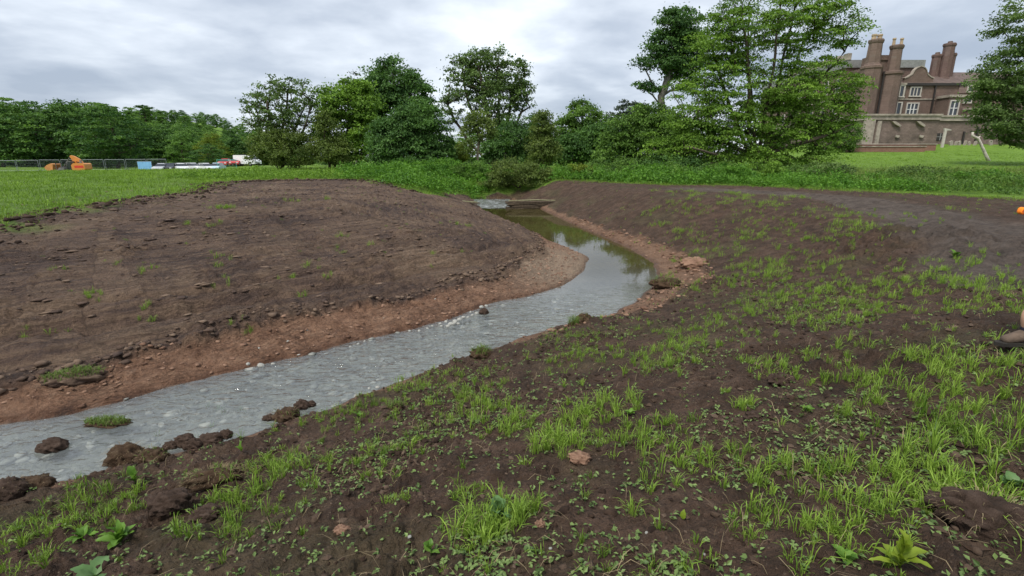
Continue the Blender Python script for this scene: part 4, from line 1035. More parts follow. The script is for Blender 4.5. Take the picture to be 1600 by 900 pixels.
LEAD = simple_mat('grey_lead', (.22, .22, .21), .6, .2, 2)
DARKLINE = simple_mat('dark_guttering', (.035, .030, .028), .6, .2, 3)
POT = simple_mat('clay_chimney_pot', (.36, .27, .18), .8, .25, 3)
m_, t_, o_ = new_mat('window_glass'); bsdf(t_, o_, (.03, .036, .045), .08, None, .7); GLASS = m_
WHITE = simple_mat('white_paint', (.66, .65, .62), .5, .06, 4)

XT = PX(1348, 226, 95)[0]
gz = H1(XT + 6, 94.5)
WT = PX(1400, 178, 95)[2]             # top of the terrace wall
ht = empty('terrace_wall', (XT, 95, gz), 'weathered stone terrace wall with moulded coping and buttresses below the mansion', 'wall')
def rel(mb, name, mat, parent, org, smooth=False):
    mb.v = [(p[0] - org[0], p[1] - org[1], p[2] - org[2]) for p in mb.v]
    return mb.build(name, mat, parent, smooth)
OT = (XT, 95, gz)
RX = XT + 13.2
b = MB().box(XT, RX, 95, 96.2, gz - 2.5, WT - 1.0); rel(b, 'wall_front', STONEWALL, ht, OT)
b = MB().box(RX + .002, XT + 40, 98, 99.2, gz - 2.5, WT - 1.0).box(RX - 1.0, RX + .001, 96.202, 99.2, gz - 2.5, WT - 1.02); rel(b, 'wall_recess', STONEWALL, ht, OT)
b = MB().box(XT + .003, XT + 1.2, 96.203, 132, gz - 3.5, WT - 1.0); rel(b, 'wall_return', STONEWALL, ht, OT)
b = MB()
for z0, z1, pr in ((WT - 1.0, WT - .82, .28), (WT - .82, WT - .3, .10), (WT - .3, WT, .32)):
    b.box(XT - pr, RX + pr * .5, 95 - pr, 96.35, z0, z1 - .003); b.box(RX + pr * .5 + .01, XT + 40, 98 - pr, 99.3, z0, z1 - .02); b.box(XT - pr + .01, XT + 1.3, 96.36, 132, z0, z1 - .003)
rel(b, 'coping', DRESS, ht, OT)
for x0, x1, zt in ((XT - .55, XT + 1.3, WT - 1.0), ):
    b = MB().box(x0, x1, 94.5, 94.998, gz - 1.2, zt - .002).box(x0 - .3, x1 + .3, 94.2, 94.999, gz - 1.2, gz + .55); rel(b, 'corner_buttress', DRESS, ht, OT)
b = MB().box(XT + 1.9, XT + 2.6, 94.7, 94.998, gz - 1, WT - 1.2).box(XT + 1.75, XT + 2.75, 94.5, 94.999, gz - 1, gz + .45); rel(b, 'pilaster', DRESS, ht, OT)
for k, xx in enumerate((XT + 5.2, XT + 9.6)):       # sloping stone hoods sticking out of the wall
    b = MB().prism([(xx - .9, WT - 1.25), (xx - .2, WT - 1.3), (xx + .9, WT - 2.0), (xx + .7, WT - 2.25), (xx - .3, WT - 1.75)], 'y', 94.55, 94.998); rel(b, 'stone_hood', DRESS, ht, OT)
    b = MB().prism([(xx + .3, WT - 3.6), (xx + 1.1, WT - 3.75), (xx + .9, WT - 4.1), (xx + .35, WT - 4.05)], 'y', 94.7, 94.998); rel(b, 'projecting_stone', DRESS, ht, OT)
b = MB().box(RX + 2.3, RX + 4.0, 97.9, 97.998, gz + 1.2, gz + 2.5); fr = rel(b, 'opening', DARKLINE, ht, OT)
b = MB().box(RX + 2.95, RX + 3.08, 97.86, 97.899, gz + 1.2, gz + 2.5).box(RX + 2.3, RX + 4.0, 97.87, 97.895, gz + 1.8, gz + 1.9); rel(b, 'bars', LEAD, ht, OT)
for xx, zz in ((RX + 7.2, 2.8), (RX + 9.6, 3.6)):
    b = MB().box(xx, xx + .28, 97.75, 97.998, gz - .5, gz + zz); rel(b, 'drainpipe', DARKLINE, ht, OT)
# red brick footing with two courses of steps
fx0, fx1 = PX(1298, 236, 86)[0], PX(1450, 231, 88)[0]
gf = H1(fx0 + 3, 86)
ft = empty('brick_footing', (fx0, 86, gf), 'low red brick footing stepping down the lawn before the terrace wall', 'low wall')
zt1, zt2 = PX(1330, 229.5, 86)[2], PX(1400, 226, 89)[2]
rel(MB().box(fx0, fx1 - 2, 86, 88.2, gf - 2, zt1), 'lower_course', BRICK_RED, ft, (fx0, 86, gf))
rel(MB().box(fx0 + 3.4, fx1 + 1.5, 88.202, 91, gf - 1, zt2), 'upper_course', BRICK_RED, ft, (fx0, 86, gf))
rel(MB().box(fx0 - .1, fx1 - 1.9, 85.9, 88.1, zt1 + .002, zt1 + .14).box(fx0 + 3.3, fx1 + 1.6, 88.12, 91, zt2 + .002, zt2 + .14), 'capping', DRESS, ft, (fx0, 86, gf))

Z0 = WT - 2.6                          # ground floor level behind the terrace
hs = empty('mansion', (68.5, 104, Z0), 'large old brick mansion with turret chimneys, shaped gable and white mullioned windows', 'house')
OH = (68.5, 104, Z0)
def HB(mb, name, mat, parent=None): return rel(mb, name, mat, parent or hs, OH if parent is None else OH)
def zz(u, v, Y): return PX(u, v, Y)[2]
def xx(u, v, Y): return PX(u, v, Y)[0]
def window(x, y, z, wd, h, nx, nz, face='S', sash=False):
    """stone surround (part) with sunken glass and glazing bars (sub-parts)"""
    o = Vector((x - OH[0], y - OH[1], z - OH[2])); fw = .22
    def P(b): return b
    def bx(mb, a0, a1, d0, d1, z0, z1):
        if face == 'S': mb.box(a0, a1, d0, d1, z0, z1)
        elif face == 'W': mb.box(d0, d1, -a1, -a0, z0, z1)
        else:                                   # any angle
            an = face; ca, sa = math.cos(an), math.sin(an); k = len(mb.v)
            mb.box(a0, a1, d0, d1, z0, z1)
            for i in range(k, len(mb.v)):
                p = mb.v[i]; mb.v[i] = (p[0] * ca - p[1] * sa, p[0] * sa + p[1] * ca, p[2])
    s = MB()
    bx(s, -wd / 2 - fw, wd / 2 + fw, -.16, .05, h / 2, h / 2 + fw); bx(s, -wd / 2 - fw - .08, wd / 2 + fw + .08, -.24, .05, -h / 2 - fw, -h / 2)
    for sg in (-1, 1): bx(s, min(sg * wd / 2, sg * (wd / 2 + fw)), max(sg * wd / 2, sg * (wd / 2 + fw)), -.155, .05, -h / 2, h / 2)
    f = s.build('window', PALE_DRESS, hs); f.location = o
    g = MB(); bx(g, -wd / 2, wd / 2, -.03, .02, -h / 2, h / 2); g.build('pane', GLASS, f)
    r = MB()
    for i in range(1, nx): bx(r, -wd / 2 + wd * i / nx - .09, -wd / 2 + wd * i / nx + .09, -.12, -.031, -h / 2, h / 2)
    for i in range(1, nz): bx(r, -wd / 2, wd / 2, -.115, -.032, -h / 2 + h * i / nz - .06, -h / 2 + h * i / nz + .06)
    if r.v: r.build('mullion', WHITE if sash else PALE_DRESS, f)
    return f
# west range with its battlements, running back behind the alder
HB(MB().box(68.5, 84, 110.5, 146, Z0, 20.6), 'west_range_wall', BRICK)
zp = zz(1325, 96, 112)
HB(MB().box(68.2, 84.2, 110.2, 146.2, 20.601, zp), 'west_parapet', LEAD)
k = 0; y = 110.1
while y < 145:
    HB(MB().box(68.1, 68.9, y, y + 1.5, zp + .001, zp + 1.25), 'merlon', DRESS) if y < 132 else None
    y += 2.7
for yy in (112.3, 116.4, 121.0, 126.5, 133):
    window(68.5, yy, zz(1340, 131, 109), 1.1, 2.5, 1, 2, 'W', True)
    window(68.5, yy, WT + 1.25, 1.1, 2.7, 1, 2, 'W', True)
HB(MB().box(68.28, 68.499, 110.4, 146, WT + 4.0, WT + 4.35), 'string_course', DRESS)
# the big corner tower: two octagonal turrets carrying chimneys and the wall between
zt = zz(1370, 104, 104)
HB(MB().box(68.9, 74.7, 104.6, 110.49, Z0, zt), 'tower_wall', BRICK)
HB(MB().box(70.4, 73.2, 105.2, 109, zt + .001, zz(1375, 84, 104)).box(70.3, 73.3, 105.0, 105.19, zz(1375, 92, 104), zz(1375, 89.5, 104)), 'tower_battlement', BRICK)
ts = zz(1360, 101, 104); tt1 = zz(1370, 60, 104)
ch = HB(MB().ngon_shaft(69.9, 104.9, [(Z0, 1.85), (ts - .8, 1.80), (ts - .6, 1.95), (ts - .2, 1.95), (ts, 1.45), (ts + .4, 1.28), (tt1 - .8, 1.16), (tt1 - .6, 1.28), (tt1 - .3, 1.36), (tt1 - .05, 1.3), (tt1, 1.0)]), 'turret_chimney', BRICK)
for a in (-.55, .55): HB(MB().ngon_shaft(69.9 + a, 104.9, [(tt1 + .001, .46), (tt1 + .55, .40), (tt1 + .62, .5), (tt1 + .9, .46)], 10), 'chimney_pot', POT, ch)
tt2 = zz(1391, 70, 104)
ch = HB(MB().ngon_shaft(73.7, 104.4, [(Z0, 1.75), (ts - 1.9, 1.72), (ts - 1.7, 1.95), (ts - 1.3, 1.95), (ts - 1.1, 1.15), (tt2 - .8, 1.02), (tt2 - .6, 1.16), (tt2 - .2, 1.26), (tt2, 1.15)]), 'turret_chimney', BRICK)
for a in (-.72, .72): HB(MB().ngon_shaft(73.7 + a, 104.4, [(tt2 + .001, .30), (tt2 + .9, .24), (tt2 + 1.0, .34), (tt2 + 1.25, .3)], 10), 'chimney_pot', POT, ch)
HB(MB().box(71.75, 72.0, 103.9, 104.15, Z0, ts - 1.2), 'drainpipe', DARKLINE)
window(71.1, 104.6, zz(1365, 140, 104), .5, 2.4, 1, 1, 'S')
# main south range
YF = 108.0; ez = zz(1428, 131, YF)
x1 = xx(1462, 150, YF)
HB(MB().box(74.701, 104, YF, 118, Z0, ez), 'south_range_wall', BRICK)
HB(MB().box(74.7, 104.2, YF - .35, YF - .001, ez - .35, ez + .12), 'eaves_gutter', DARKLINE)
HB(MB().prism([(YF - .3, ez + .13), (YF + 5.2, zz(1425, 113, YF + 5.2)), (YF + 10.2, ez + .13)], 'x', 74.71, 104), 'roof', ROOFM)
HB(MB().box(75.5, x1, YF - .12, YF - .002, zz(1425, 156, YF), zz(1425, 154, YF)), 'string_course', DRESS)
gx = xx(1438, 110, YF); gt = zz(1438, 104, YF); g0 = ez + .125
cur = [(-2.9, 0), (-2.9, .9), (-2.2, 1.15), (-1.45, 1.75), (-1.15, 2.5), (-.75, 2.95), (0, 3.25), (.75, 2.95), (1.15, 2.5), (1.45, 1.75), (2.2, 1.15), (2.9, .9), (2.9, 0)]
sc_ = (gt - g0) / 3.25
gb = HB(MB().prism([(gx + a, g0 + h * sc_) for a, h in cur], 'y', YF - .1, YF + .5), 'shaped_gable', BRICK)
HB(MB().prism([(gx + a * 1.06, g0 + h * sc_ + .14) for a, h in cur[1:-1]] + [(gx + a, g0 + h * sc_) for a, h in reversed(cur[1:-1])], 'y', YF - .22, YF + .6), 'gable_coping', DRESS, gb)
window(xx(1430, 143, YF), YF, zz(1430, 143.5, YF), 1.9, 1.5, 3, 1)
window(xx(1424.5, 171, YF), YF, zz(1425, 171, YF), 2.1, 2.2, 3, 2, sash=True)
# canted bay beside the tower
bx0 = 75.4; bx1 = xx(1416, 150, 107)
HB(MB().prism([(bx0, YF - .003), (bx0 + .9, YF - 1.5), (bx1 - .9, YF - 1.5), (bx1, YF - .003)], 'z', Z0, ez - .4), 'bay_wall', BRICK)
HB(MB().prism([(bx0 - .2, YF - .003), (bx0 + .8, YF - 1.75), (bx1 - .8, YF - 1.75), (bx1 + .2, YF - .003)], 'z', ez - .399, ez - .05).prism([(bx0 - .1, YF - .004), (bx0 + .85, YF - 1.62), (bx1 - .85, YF - 1.62), (bx1 + .1, YF - .004)], 'z', zz(1405, 157, YF), zz(1405, 155, YF)), 'bay_cornice', DRESS)
for v, h in ((143, 1.9), (170, 2.1)):
    mw = (bx1 - bx0 - 1.8)
    window((bx0 + bx1) / 2 - .0, YF - 1.5, zz(1405, v, YF - 1), max(.5, mw - .5), h, 2, 1)
    an = math.atan2(1.5, .9)
    window(bx1 - .45, YF - .75, zz(1405, v, YF - 1), .75, h, 1, 1, an)
HB(MB().box(x1 - .6, x1 - .35, YF - .28, YF - .03, Z0, ez - .36), 'drainpipe', DARKLINE)
# chimney stack of three joined octagonal shafts
cx_ = xx(1477, 100, 111); cb_ = zz(1477, 127, 111); ctop = zz(1477, 68, 111); cs = zz(1477, 84, 111)
HB(MB().box(cx_ - 2.3, cx_ + 2.3, 110, 112.4, ez - 1, cb_), 'stack_base', BRICK)
for dx_, dy_, top_, r_ in ((-1.45, .5, cs, .85), (.05, -.3, ctop, 1.05), (1.5, .5, cs + .2, .85)):
    c_ = HB(MB().ngon_shaft(cx_ + dx_, 111.2 + dy_, [(cb_ + .001, r_ * 1.15), (cb_ + .5, r_ * 1.1), (cb_ + .7, r_), (top_ - .7, r_ * .97), (top_ - .5, r_ * 1.1), (top_ - .2, r_ * 1.14), (top_, r_ * 1.0)]), 'chimney_shaft', BRICK_DARK)
    HB(MB().ngon_shaft(cx_ + dx_, 111.2 + dy_, [(top_ + .001, .4), (top_ + .35, .42), (top_ + .4, .36)], 10), 'chimney_pot', BRICK, c_)
# lower service wing on the right
LW0 = x1 + .1
HB(MB().box(LW0, 106, 104.6, YF - .36, Z0, zz(1480, 152, 104.6)), 'service_wing_wall', BRICK)
HB(MB().box(LW0 - .2, 106, 104.35, YF - .37, zz(1480, 152, 104.6) + .001, zz(1480, 148, 104.6)), 'service_wing_parapet', DRESS)
HB(MB().box(LW0 + 4.2, 98, YF - .2, YF - .003, zz(1490, 146, YF), zz(1490, 133.5, YF)), 'plaster_panel', STONEWALL)
window(LW0 + 1.2, 104.6, zz(1472, 169, 104.6), 1.5, 2.6, 2, 2, sash=True)
window(LW0 + 3.6, 104.6, zz(1486, 159, 104.6) + .2, 1.4, .6, 2, 1)
window(LW0 + 6.4, YF - .2, zz(1508, 139, YF), .9, 1.0, 1, 1)
HB(MB().box(LW0 + 3.2, LW0 + 9.5, 103.2, 104.55, Z0, zz(1490, 171, 103)), 'porch_wall', BRICK)
HB(MB().box(LW0 + 3.0, LW0 + 9.7, 103.0, 104.56, zz(1490, 171, 103) + .001, zz(1490, 168.5, 103)), 'porch_coping', DRESS)
HB(MB().ngon_shaft(LW0 + 6.2, 103.7, [(zz(1490, 168.5, 103) + .002, .3), (zz(1490, 164, 103), .42), (zz(1490, 160, 103), .25), (zz(1490, 157, 103), .55), (zz(1490, 155, 103), .2)]), 'urn_finial', DARKLINE)

# ------------------------------------------------------------------ small things on the lawn
def taper(name, pts, radii, mat, parent, n=7, seed=0):
    return MB().tube(pts, radii, n).build(name, mat, parent, True)
PALEWOOD = simple_mat('bleached_wood', (.52, .47, .41), .85, .3, 5, bump=.02, bscale=12, dirt=.5)
pb = PX(1545, 257, 60); gb_ = H1(pb[0], 60)
st_ = empty('dead_sapling', (pb[0], 60, gb_), 'bleached dead sapling with a kinked top leaning on the lawn below the terrace', 'dead tree')
q = [PX(u, v, 60) for u, v in [(1545, 257), (1541, 243), (1535, 228), (1530, 216), (1522, 212), (1523, 206)]]
q = [np.array((p[0] - pb[0], 0.05 * i, p[2] - gb_)) for i, p in enumerate(q)]; q[0][2] = -.2
taper('trunk', q, [.20, .17, .15, .15, .15, .12], PALEWOOD, st_)
taper('stub', [q[3], q[3] + np.array((.28, .1, .25))], [.10, .05], PALEWOOD, st_)
pb = PX(1473, 224, 93); gb_ = H1(pb[0], 93)
st_ = empty('white_post', (pb[0], 93, gb_), 'pale post with a short arm at its top, standing in front of the terrace wall', 'post')
MB().box(-.2, .2, -.14, .14, -.3, 2.9).build('upright', PALE_DRESS, st_)
MB().prism([(-.25, 2.901), (.95, 2.901), (.95, 2.6 + .45), (.25, 3.2), (-.35, 3.3)], 'y', -.13, .13).build('arm', PALE_DRESS, st_)
for k_, (u, ww, hh) in enumerate([(1487, .8, .85), (1494, .5, .75), (1500, .55, .8), (1508, .45, .9), (1515, .5, .7), (1524, .55, .8), (1549, .7, .9)]):
    x_ = PX(u, 221, 96)[0]; g_ = H1(x_, 96)
    s_ = MB().prism([(-ww / 2, -.3), (ww / 2, -.3), (ww / 2 * .9, hh * .9), (ww * .2, hh), (-ww / 2 * .85, hh * .85)], 'y', -.12, .12).build('leaning_slab', DRESS)
    s_.location = (x_, 96, g_); s_.rotation_euler = (0, math.radians((-14, 8, -10, 12, -6, 10, -12)[k_]), .2)
    tag(s_, 'small pale stone slab leaning on the foot of the terrace wall', 'stone slab', 'pale slabs along the terrace wall foot')

# ------------------------------------------------------------------ brushwood at the head of the channel
TWIG = simple_mat('wet_brushwood', (.085, .062, .04), .85, .45, 9); TWIG_P = simple_mat('pale_green_pole', (.19, .18, .10), .8, .3, 6)
def brushwood(x0, x1, y, z0, z1, label, ang=0.0, seed=0, n=46):
    rb = np.random.default_rng(seed)
    r = empty('brushwood_bundle', ((x0 + x1) / 2, y, 0), label, 'brushwood', 'brushwood bundles across the head of the channel', ang)
    Ln = x1 - x0
    for i in range(n):
        zt_ = z0 + (z1 - z0) * ((i + rb.uniform(0, 1)) / n); a, c = -Ln / 2 + rb.uniform(-.25, .5), Ln / 2 + rb.uniform(-.5, .2)
        yy_ = rb.uniform(-.28, .28) - (z1 - zt_) * .35
        pts = [(a, yy_ + rb.normal() * .04, zt_ + rb.normal() * .03), ((a + c) / 2, yy_, zt_ + rb.normal() * .05), (c, yy_ + rb.normal() * .04, zt_ + rb.normal() * .03)]
        MB().tube(pts, [.028, .024, .012], 4).build('stick', TWIG, r)
    for yy_, k in ((-.15, 0), (.12, 1)):
        MB().tube([(-Ln / 2, yy_, z1 + .03), (0, yy_ + .05, z1 + .07), (Ln / 2, yy_, z1 + .02)], [.02, .028, .018], 6).build('top_pole', TWIG_P, r)
brushwood(-3.9, -2.0, 29.6, -.05, .42, 'short bundle of brushwood left of the white water, against the muddy bank', math.radians(-12), 1)
brushwood(-.2, 3.1, 30.4, -.05, .42, 'long bundle of brushwood with pale poles on top, right of the white water', math.radians(3), 2)

# ------------------------------------------------------------------ plant, fence and cars beyond the crest of the field
def paint(name, col, rough=.35):
    return simple_mat(name, col, rough, .08, 2.0, spec=.5, dirt=.25)
ORANGE = paint('orange_machine_paint', (.62, .24, .045)); RED_STRIPE = paint('red_decal', (.62, .05, .03)); RUBBER = simple_mat('black_rubber', (.022, .022, .022), .85, .3, 8)
STEEL = simple_mat('grey_steel', (.20, .19, .18), .55, .3, 5, metal=.3, dirt=.5); DARKGLASS = simple_mat('dark_glass', (.02, .024, .028), .1, .1, 2, spec=.7)
GALV = simple_mat('galvanised_steel', (.30, .32, .34), .45, .2, 6, metal=.5)
def ground_thing(name, u, Y, label, cat, group=None, rz=0.0, sink=0.0):
    x = PX(u, 262, Y)[0]
    return empty(name, (x, Y, H1(x, Y) - sink), label, cat, group, rz)
ex = ground_thing('excavator', 124, 76, 'small orange tracked excavator with red stripe and raised boom, in the field before the wood', 'excavator', rz=.15); ex.scale = (.9, .9, .92)
for sy_ in (-.85, .45):
    tr = MB().prism([(-1.15, .1), (-.95, 0), (.95, 0), (1.15, .1), (1.2, .3), (1.0, .52), (-1.0, .52), (-1.2, .3)], 'y', sy_, sy_ + .4).build('track', RUBBER, ex)
    for k in range(9): MB().box(-1.05 + k * .25, -.95 + k * .25, sy_ - .02, sy_ + .42, -.03, -.001).build('track_pad', STEEL, tr)
MB().box(-.6, .6, -.45, .45, .3, .7).build('undercarriage', STEEL, ex)
bd = MB().prism([(-.55, .72), (1.15, .72), (1.35, .95), (1.35, 1.7), (1.15, 1.85), (-.2, 1.85), (-.55, 1.55)], 'y', -.95, .95).build('engine_body', ORANGE, ex)
MB().box(-.1, 1.2, -.965, -.951, 1.12, 1.48).build('stripe', RED_STRIPE, bd)
MB().box(.3, .55, -.2, .0, 1.85, 2.3).build('exhaust', STEEL, bd)
cb = MB().prism([(-1.15, .75), (-.56, .75), (-.56, 2.05), (-1.0, 2.05), (-1.2, 1.4)], 'y', -.9, .0).build('cab', DARKGLASS, ex)
MB().prism([(-1.22, 1.38), (-1.0, 2.06), (-.55, 2.06), (-.55, 2.16), (-1.05, 2.16), (-1.28, 1.38)], 'y', -.93, .03).build('cab_frame', STEEL, cb)
bm = MB().prism([(-.6, 1.6), (-1.15, 2.9), (-1.0, 3.05), (-.55, 2.95), (.15, 2.5), (.6, 1.9), (.3, 1.86), (-.3, 2.2), (-.35, 1.7)], 'y', .08, .42).build('boom', ORANGE, ex)
MB().tube([(-.2, .25, 2.0), (-.7, .25, 2.6)], [.06, .06], 7).build('ram', GALV, bm)
st2 = MB().prism([(-1.15, 2.9), (-1.0, 3.0), (-2.3, 1.3), (-2.5, 1.2)], 'y', .12, .38).build('stick', STEEL, ex)
MB().prism([(-2.2, 1.3), (-2.6, 1.25), (-2.9, .7), (-2.5, .35), (-2.1, .6)], 'y', -.1, .6).build('bucket', STEEL, st2)
du = ground_thing('site_dumper', 92, 75, 'orange site dumper with a tilted skip and dark canopy, left of the excavator', 'dumper', rz=-.1); du.scale = (.78, .78, .82)
MB().prism([(-1.7, .8), (-.5, .75), (-.2, 1.9), (-.6, 2.05), (-1.5, 1.75), (-2.1, 1.35)], 'y', -.85, .85).build('skip', simple_mat('dusty_orange_paint', (.50, .22, .07), .6, .2, 2, dirt=.4), du)
MB().box(-.6, 1.5, -.6, .6, .55, .95).build('chassis', STEEL, du)
MB().prism([(.2, .951), (1.5, .951), (1.5, 1.3), (.6, 1.35)], 'y', -.55, .55).build('engine_cover', STEEL, du)
cn = MB().box(.0, 1.2, -.6, .6, 2.0, 2.1).build('canopy', RUBBER, du)
for xx_ in (.05, 1.12): MB().box(xx_ - .04, xx_ + .04, -.58, -.5, .95, 1.999).box(xx_ - .04, xx_ + .04, .5, .58, .95, 1.999).build('canopy_post', STEEL, cn)
for xx_ in (-.7, 1.0):
    for yy_ in (-.85, .62):
        wl = MB().add(*(lambda n: ([(xx_ + .5 * math.cos(6.283 * i / n), y__, .45 + .5 * math.sin(6.283 * i / n)) for y__ in (yy_, yy_ + .25) for i in range(n)], [tuple(range(n)), tuple(range(2 * n - 1, n - 1, -1))] + [(i, i + n, (i + 1) % n + n, (i + 1) % n) for i in range(n)]))(16)).build('wheel', RUBBER, du)
        MB().ngon_shaft(0, 0, [(0, .22), (.27, .2)], 10).build('hub', GALV, wl).location = (xx_, yy_ + .26, .45); wl.children[0].rotation_euler = (math.pi / 2, 0, 0)

# mesh fence panels: one built, then copied along the line
def fence_panel(sheet=None, col=None, label='', group=None):
    r = empty('fence_panel', (0, 0, 0), label, 'fence panel', group)
    f = MB()
    for x_ in (-1.7, 1.7): f.tube([(x_, 0, 0), (x_, 0, 2.0)], [.035, .035], 6)
    f.tube([(-1.7, 0, 2.0), (1.7, 0, 2.0)], [.035, .035], 6).tube([(-1.7, 0, .15), (1.7, 0, .15)], [.03, .03], 6)
    f.build('frame', col or GALV, r)
    w_ = MB()
    for k in range(1, 17): w_.tube([(-1.7 + k * .2, 0, .16), (-1.7 + k * .2, 0, 1.98)], [.008, .008], 3)
    for k in range(1, 6): w_.tube([(-1.69, .012, .15 + k * .31), (1.69, .012, .15 + k * .31)], [.008, .008], 3)
    o = w_.build('wire_mesh', col or GALV, r); o['kind'] = 'stuff'
    for x_ in (-1.7, 1.7): MB().box(x_ - .3, x_ + .3, -.12, .12, -.1, .13).build('foot_block', RUBBER, r)
    if sheet:
        s_ = MB()
        n_ = 12
        v_ = [(-1.66 + 3.32 * i / n_, -.05 - .02 * math.sin(i * 2.1), z_) for z_ in (.15, 1.95) for i in range(n_ + 1)]
        s_.add(v_, [(i, i + 1, i + n_ + 2, i + n_ + 1) for i in range(n_)]).build('sheeting', sheet, r)
    return r
def copy_tree(o, parent=None):
    c = o.copy(); COL.objects.link(c)
    if parent is not None: c.parent = parent
    for ch in list(o.children): copy_tree(ch, c)
    return c
FP = fence_panel(None, None, 'plain galvanised mesh fence panel in the line along the edge of the wood', 'mesh fence panels along the edge of the wood')
fa, fb = PX(8, 258, 96), PX(246, 260, 101)
nf = int(round(np.hypot(fb[0] - fa[0], 5) / 3.46)) + 1
BLUE = simple_mat('blue_sheeting', (.20, .42, .66), .6, .12, 1.5); TEAL = paint('teal_fence_paint', (.10, .42, .36))
for i in range(nf):
    f_ = i / (nf - 1); x_ = fa[0] + (fb[0] - fa[0]) * f_; y_ = 96 + 5 * f_
    o = FP if i == 0 else copy_tree(FP)
    o.location = (x_, y_, H1(x_, y_) + .0); o.rotation_euler = (0, 0, .19 + .05 * math.sin(i * 2.3))
bp_ = fence_panel(BLUE, None, 'fence panel covered in pale blue sheeting left of the parked cars')
p_ = PX(227, 262, 90); bp_.location = (p_[0], 90, H1(p_[0], 90))
bp_.scale = (.72, 1, .9)
tp_ = fence_panel(None, TEAL, 'teal painted fence panel at the right end of the row of parked cars')
p_ = PX(355, 262, 92); tp_.location = (p_[0], 92, H1(p_[0], 92))

CARP = {k: paint(k + '_car_paint', c, .25) for k, c in dict(white=(.78, .79, .80), silver=(.46, .48, .50), black=(.025, .027, .03), red=(.55, .03, .03), ice=(.52, .66, .74)).items()}
LAMP = simple_mat('headlight_glass', (.75, .76, .78), .15, .05, 2)
def car(u, Y, col, label, rz, van=False, group=None, dz=0.0):
    r = ground_thing('parked_van' if van else 'parked_car', u, Y, label, 'van' if van else 'car', group, rz)
    r.location.z += dz
    Ln, W_, H_ = (4.9, 1.95, 2.05) if van else (4.2, 1.76, 1.48)
    b_ = MB()
    if van: prof = [(-2.45, .35), (-2.42, 1.95), (-2.3, 2.05), (1.0, 2.05), (1.75, 1.25), (2.3, 1.05), (2.45, .8), (2.45, .35)]
    else: prof = [(-2.1, .32), (-2.12, .75), (-2.0, .95), (-1.5, .98), (1.0, .96), (1.85, .80), (2.08, .62), (2.1, .32)]
    b_.prism(prof, 'y', -W_ / 2, W_ / 2)
    if not van:
        k_ = len(b_.v); b_.prism([(-1.45, 1.38), (-1.3, H_), (.05, H_), (.2, 1.40)], 'y', -.56, .56)
        for s_ in (-.62, .62): b_.box(-.75, -.63, s_ - .06, s_ + .06, .97, 1.40)
    b_.build('body', CARP[col], r)
    g_ = MB()
    if van: g_.add([(1.02, -.85, 2.0), (1.02, .85, 2.0), (1.75, .9, 1.28), (1.75, -.9, 1.28)], [(0, 1, 2, 3)]); g_.v = [(p[0] + .02, p[1], p[2] + .02) for p in g_.v]; g_.box(.35, 1.0, -W_ / 2 - .01, W_ / 2 + .01, 1.25, 1.8)
    else:
        lo, hi = [(-1.75, -.80), (.95, -.80), (.95, .80), (-1.75, .80)], [(-1.40, -.60), (.15, -.60), (.15, .60), (-1.40, .60)]
        g_.add([(x, y, .97) for x, y in lo] + [(x, y, 1.42) for x, y in hi], [(0, 1, 5, 4), (1, 2, 6, 5), (2, 3, 7, 6), (3, 0, 4, 7), (4, 5, 6, 7)])
    g_.build('windows', DARKGLASS, r)
    for xw in (-1.3, 1.35):
        for yw in (-W_ / 2 - .01, W_ / 2 - .19):
            n_ = 14
            v_ = [(xw + .32 * math.cos(6.283 * i / n_), y__, .32 + .32 * math.sin(6.283 * i / n_)) for y__ in (yw, yw + .2) for i in range(n_)]
            wh = MB().add(v_, [tuple(range(n_)), tuple(range(2 * n_ - 1, n_ - 1, -1))] + [(i, i + n_, (i + 1) % n_ + n_, (i + 1) % n_) for i in range(n_)]).build('wheel', RUBBER, r)
            ye = yw - .008 if yw < 0 else yw + .208
            MB().add([(xw + .19 * math.cos(6.283 * i / 8), ye, .32 + .19 * math.sin(6.283 * i / 8)) for i in range(8)], [tuple(range(8))]).build('rim', GALV, wh)
    for s_ in (-.62, .62): MB().box(2.06 if not van else 2.42, 2.115 if not van else 2.465, s_ - .17, s_ + .17, .56, .74).build('headlight', LAMP, r)
    MB().box(2.05 if not van else 2.42, 2.118 if not van else 2.47, -.4, .4, .36, .52).build('grille', RUBBER, r)
    return r
SIDE = math.radians(-78)
car(253, 91, 'silver', 'silver car at the left end of the row, next to the blue sheeting', SIDE)
car(268, 92, 'black', 'black car second from the left in the row behind the field', SIDE)
car(283, 91.5, 'white', 'white car parked between the black car and another white car', SIDE + .5)
car(302, 93, 'white', 'white car seen side on in the middle of the row', math.radians(-20))
car(322, 92, 'white', 'white car right of the side on white car', SIDE + .8)
car(339, 93, 'ice', 'pale blue car at the right end of the row beside the teal fence', SIDE)
car(353, 104, 'red', 'red car parked highest up, under the dark dome shaped tree', SIDE)
car(371, 104, 'red', 'red car parked directly left of the white van', SIDE)
car(388, 104, 'white', 'white van parked by the corner of the field, beside a red car', math.radians(-12), True)

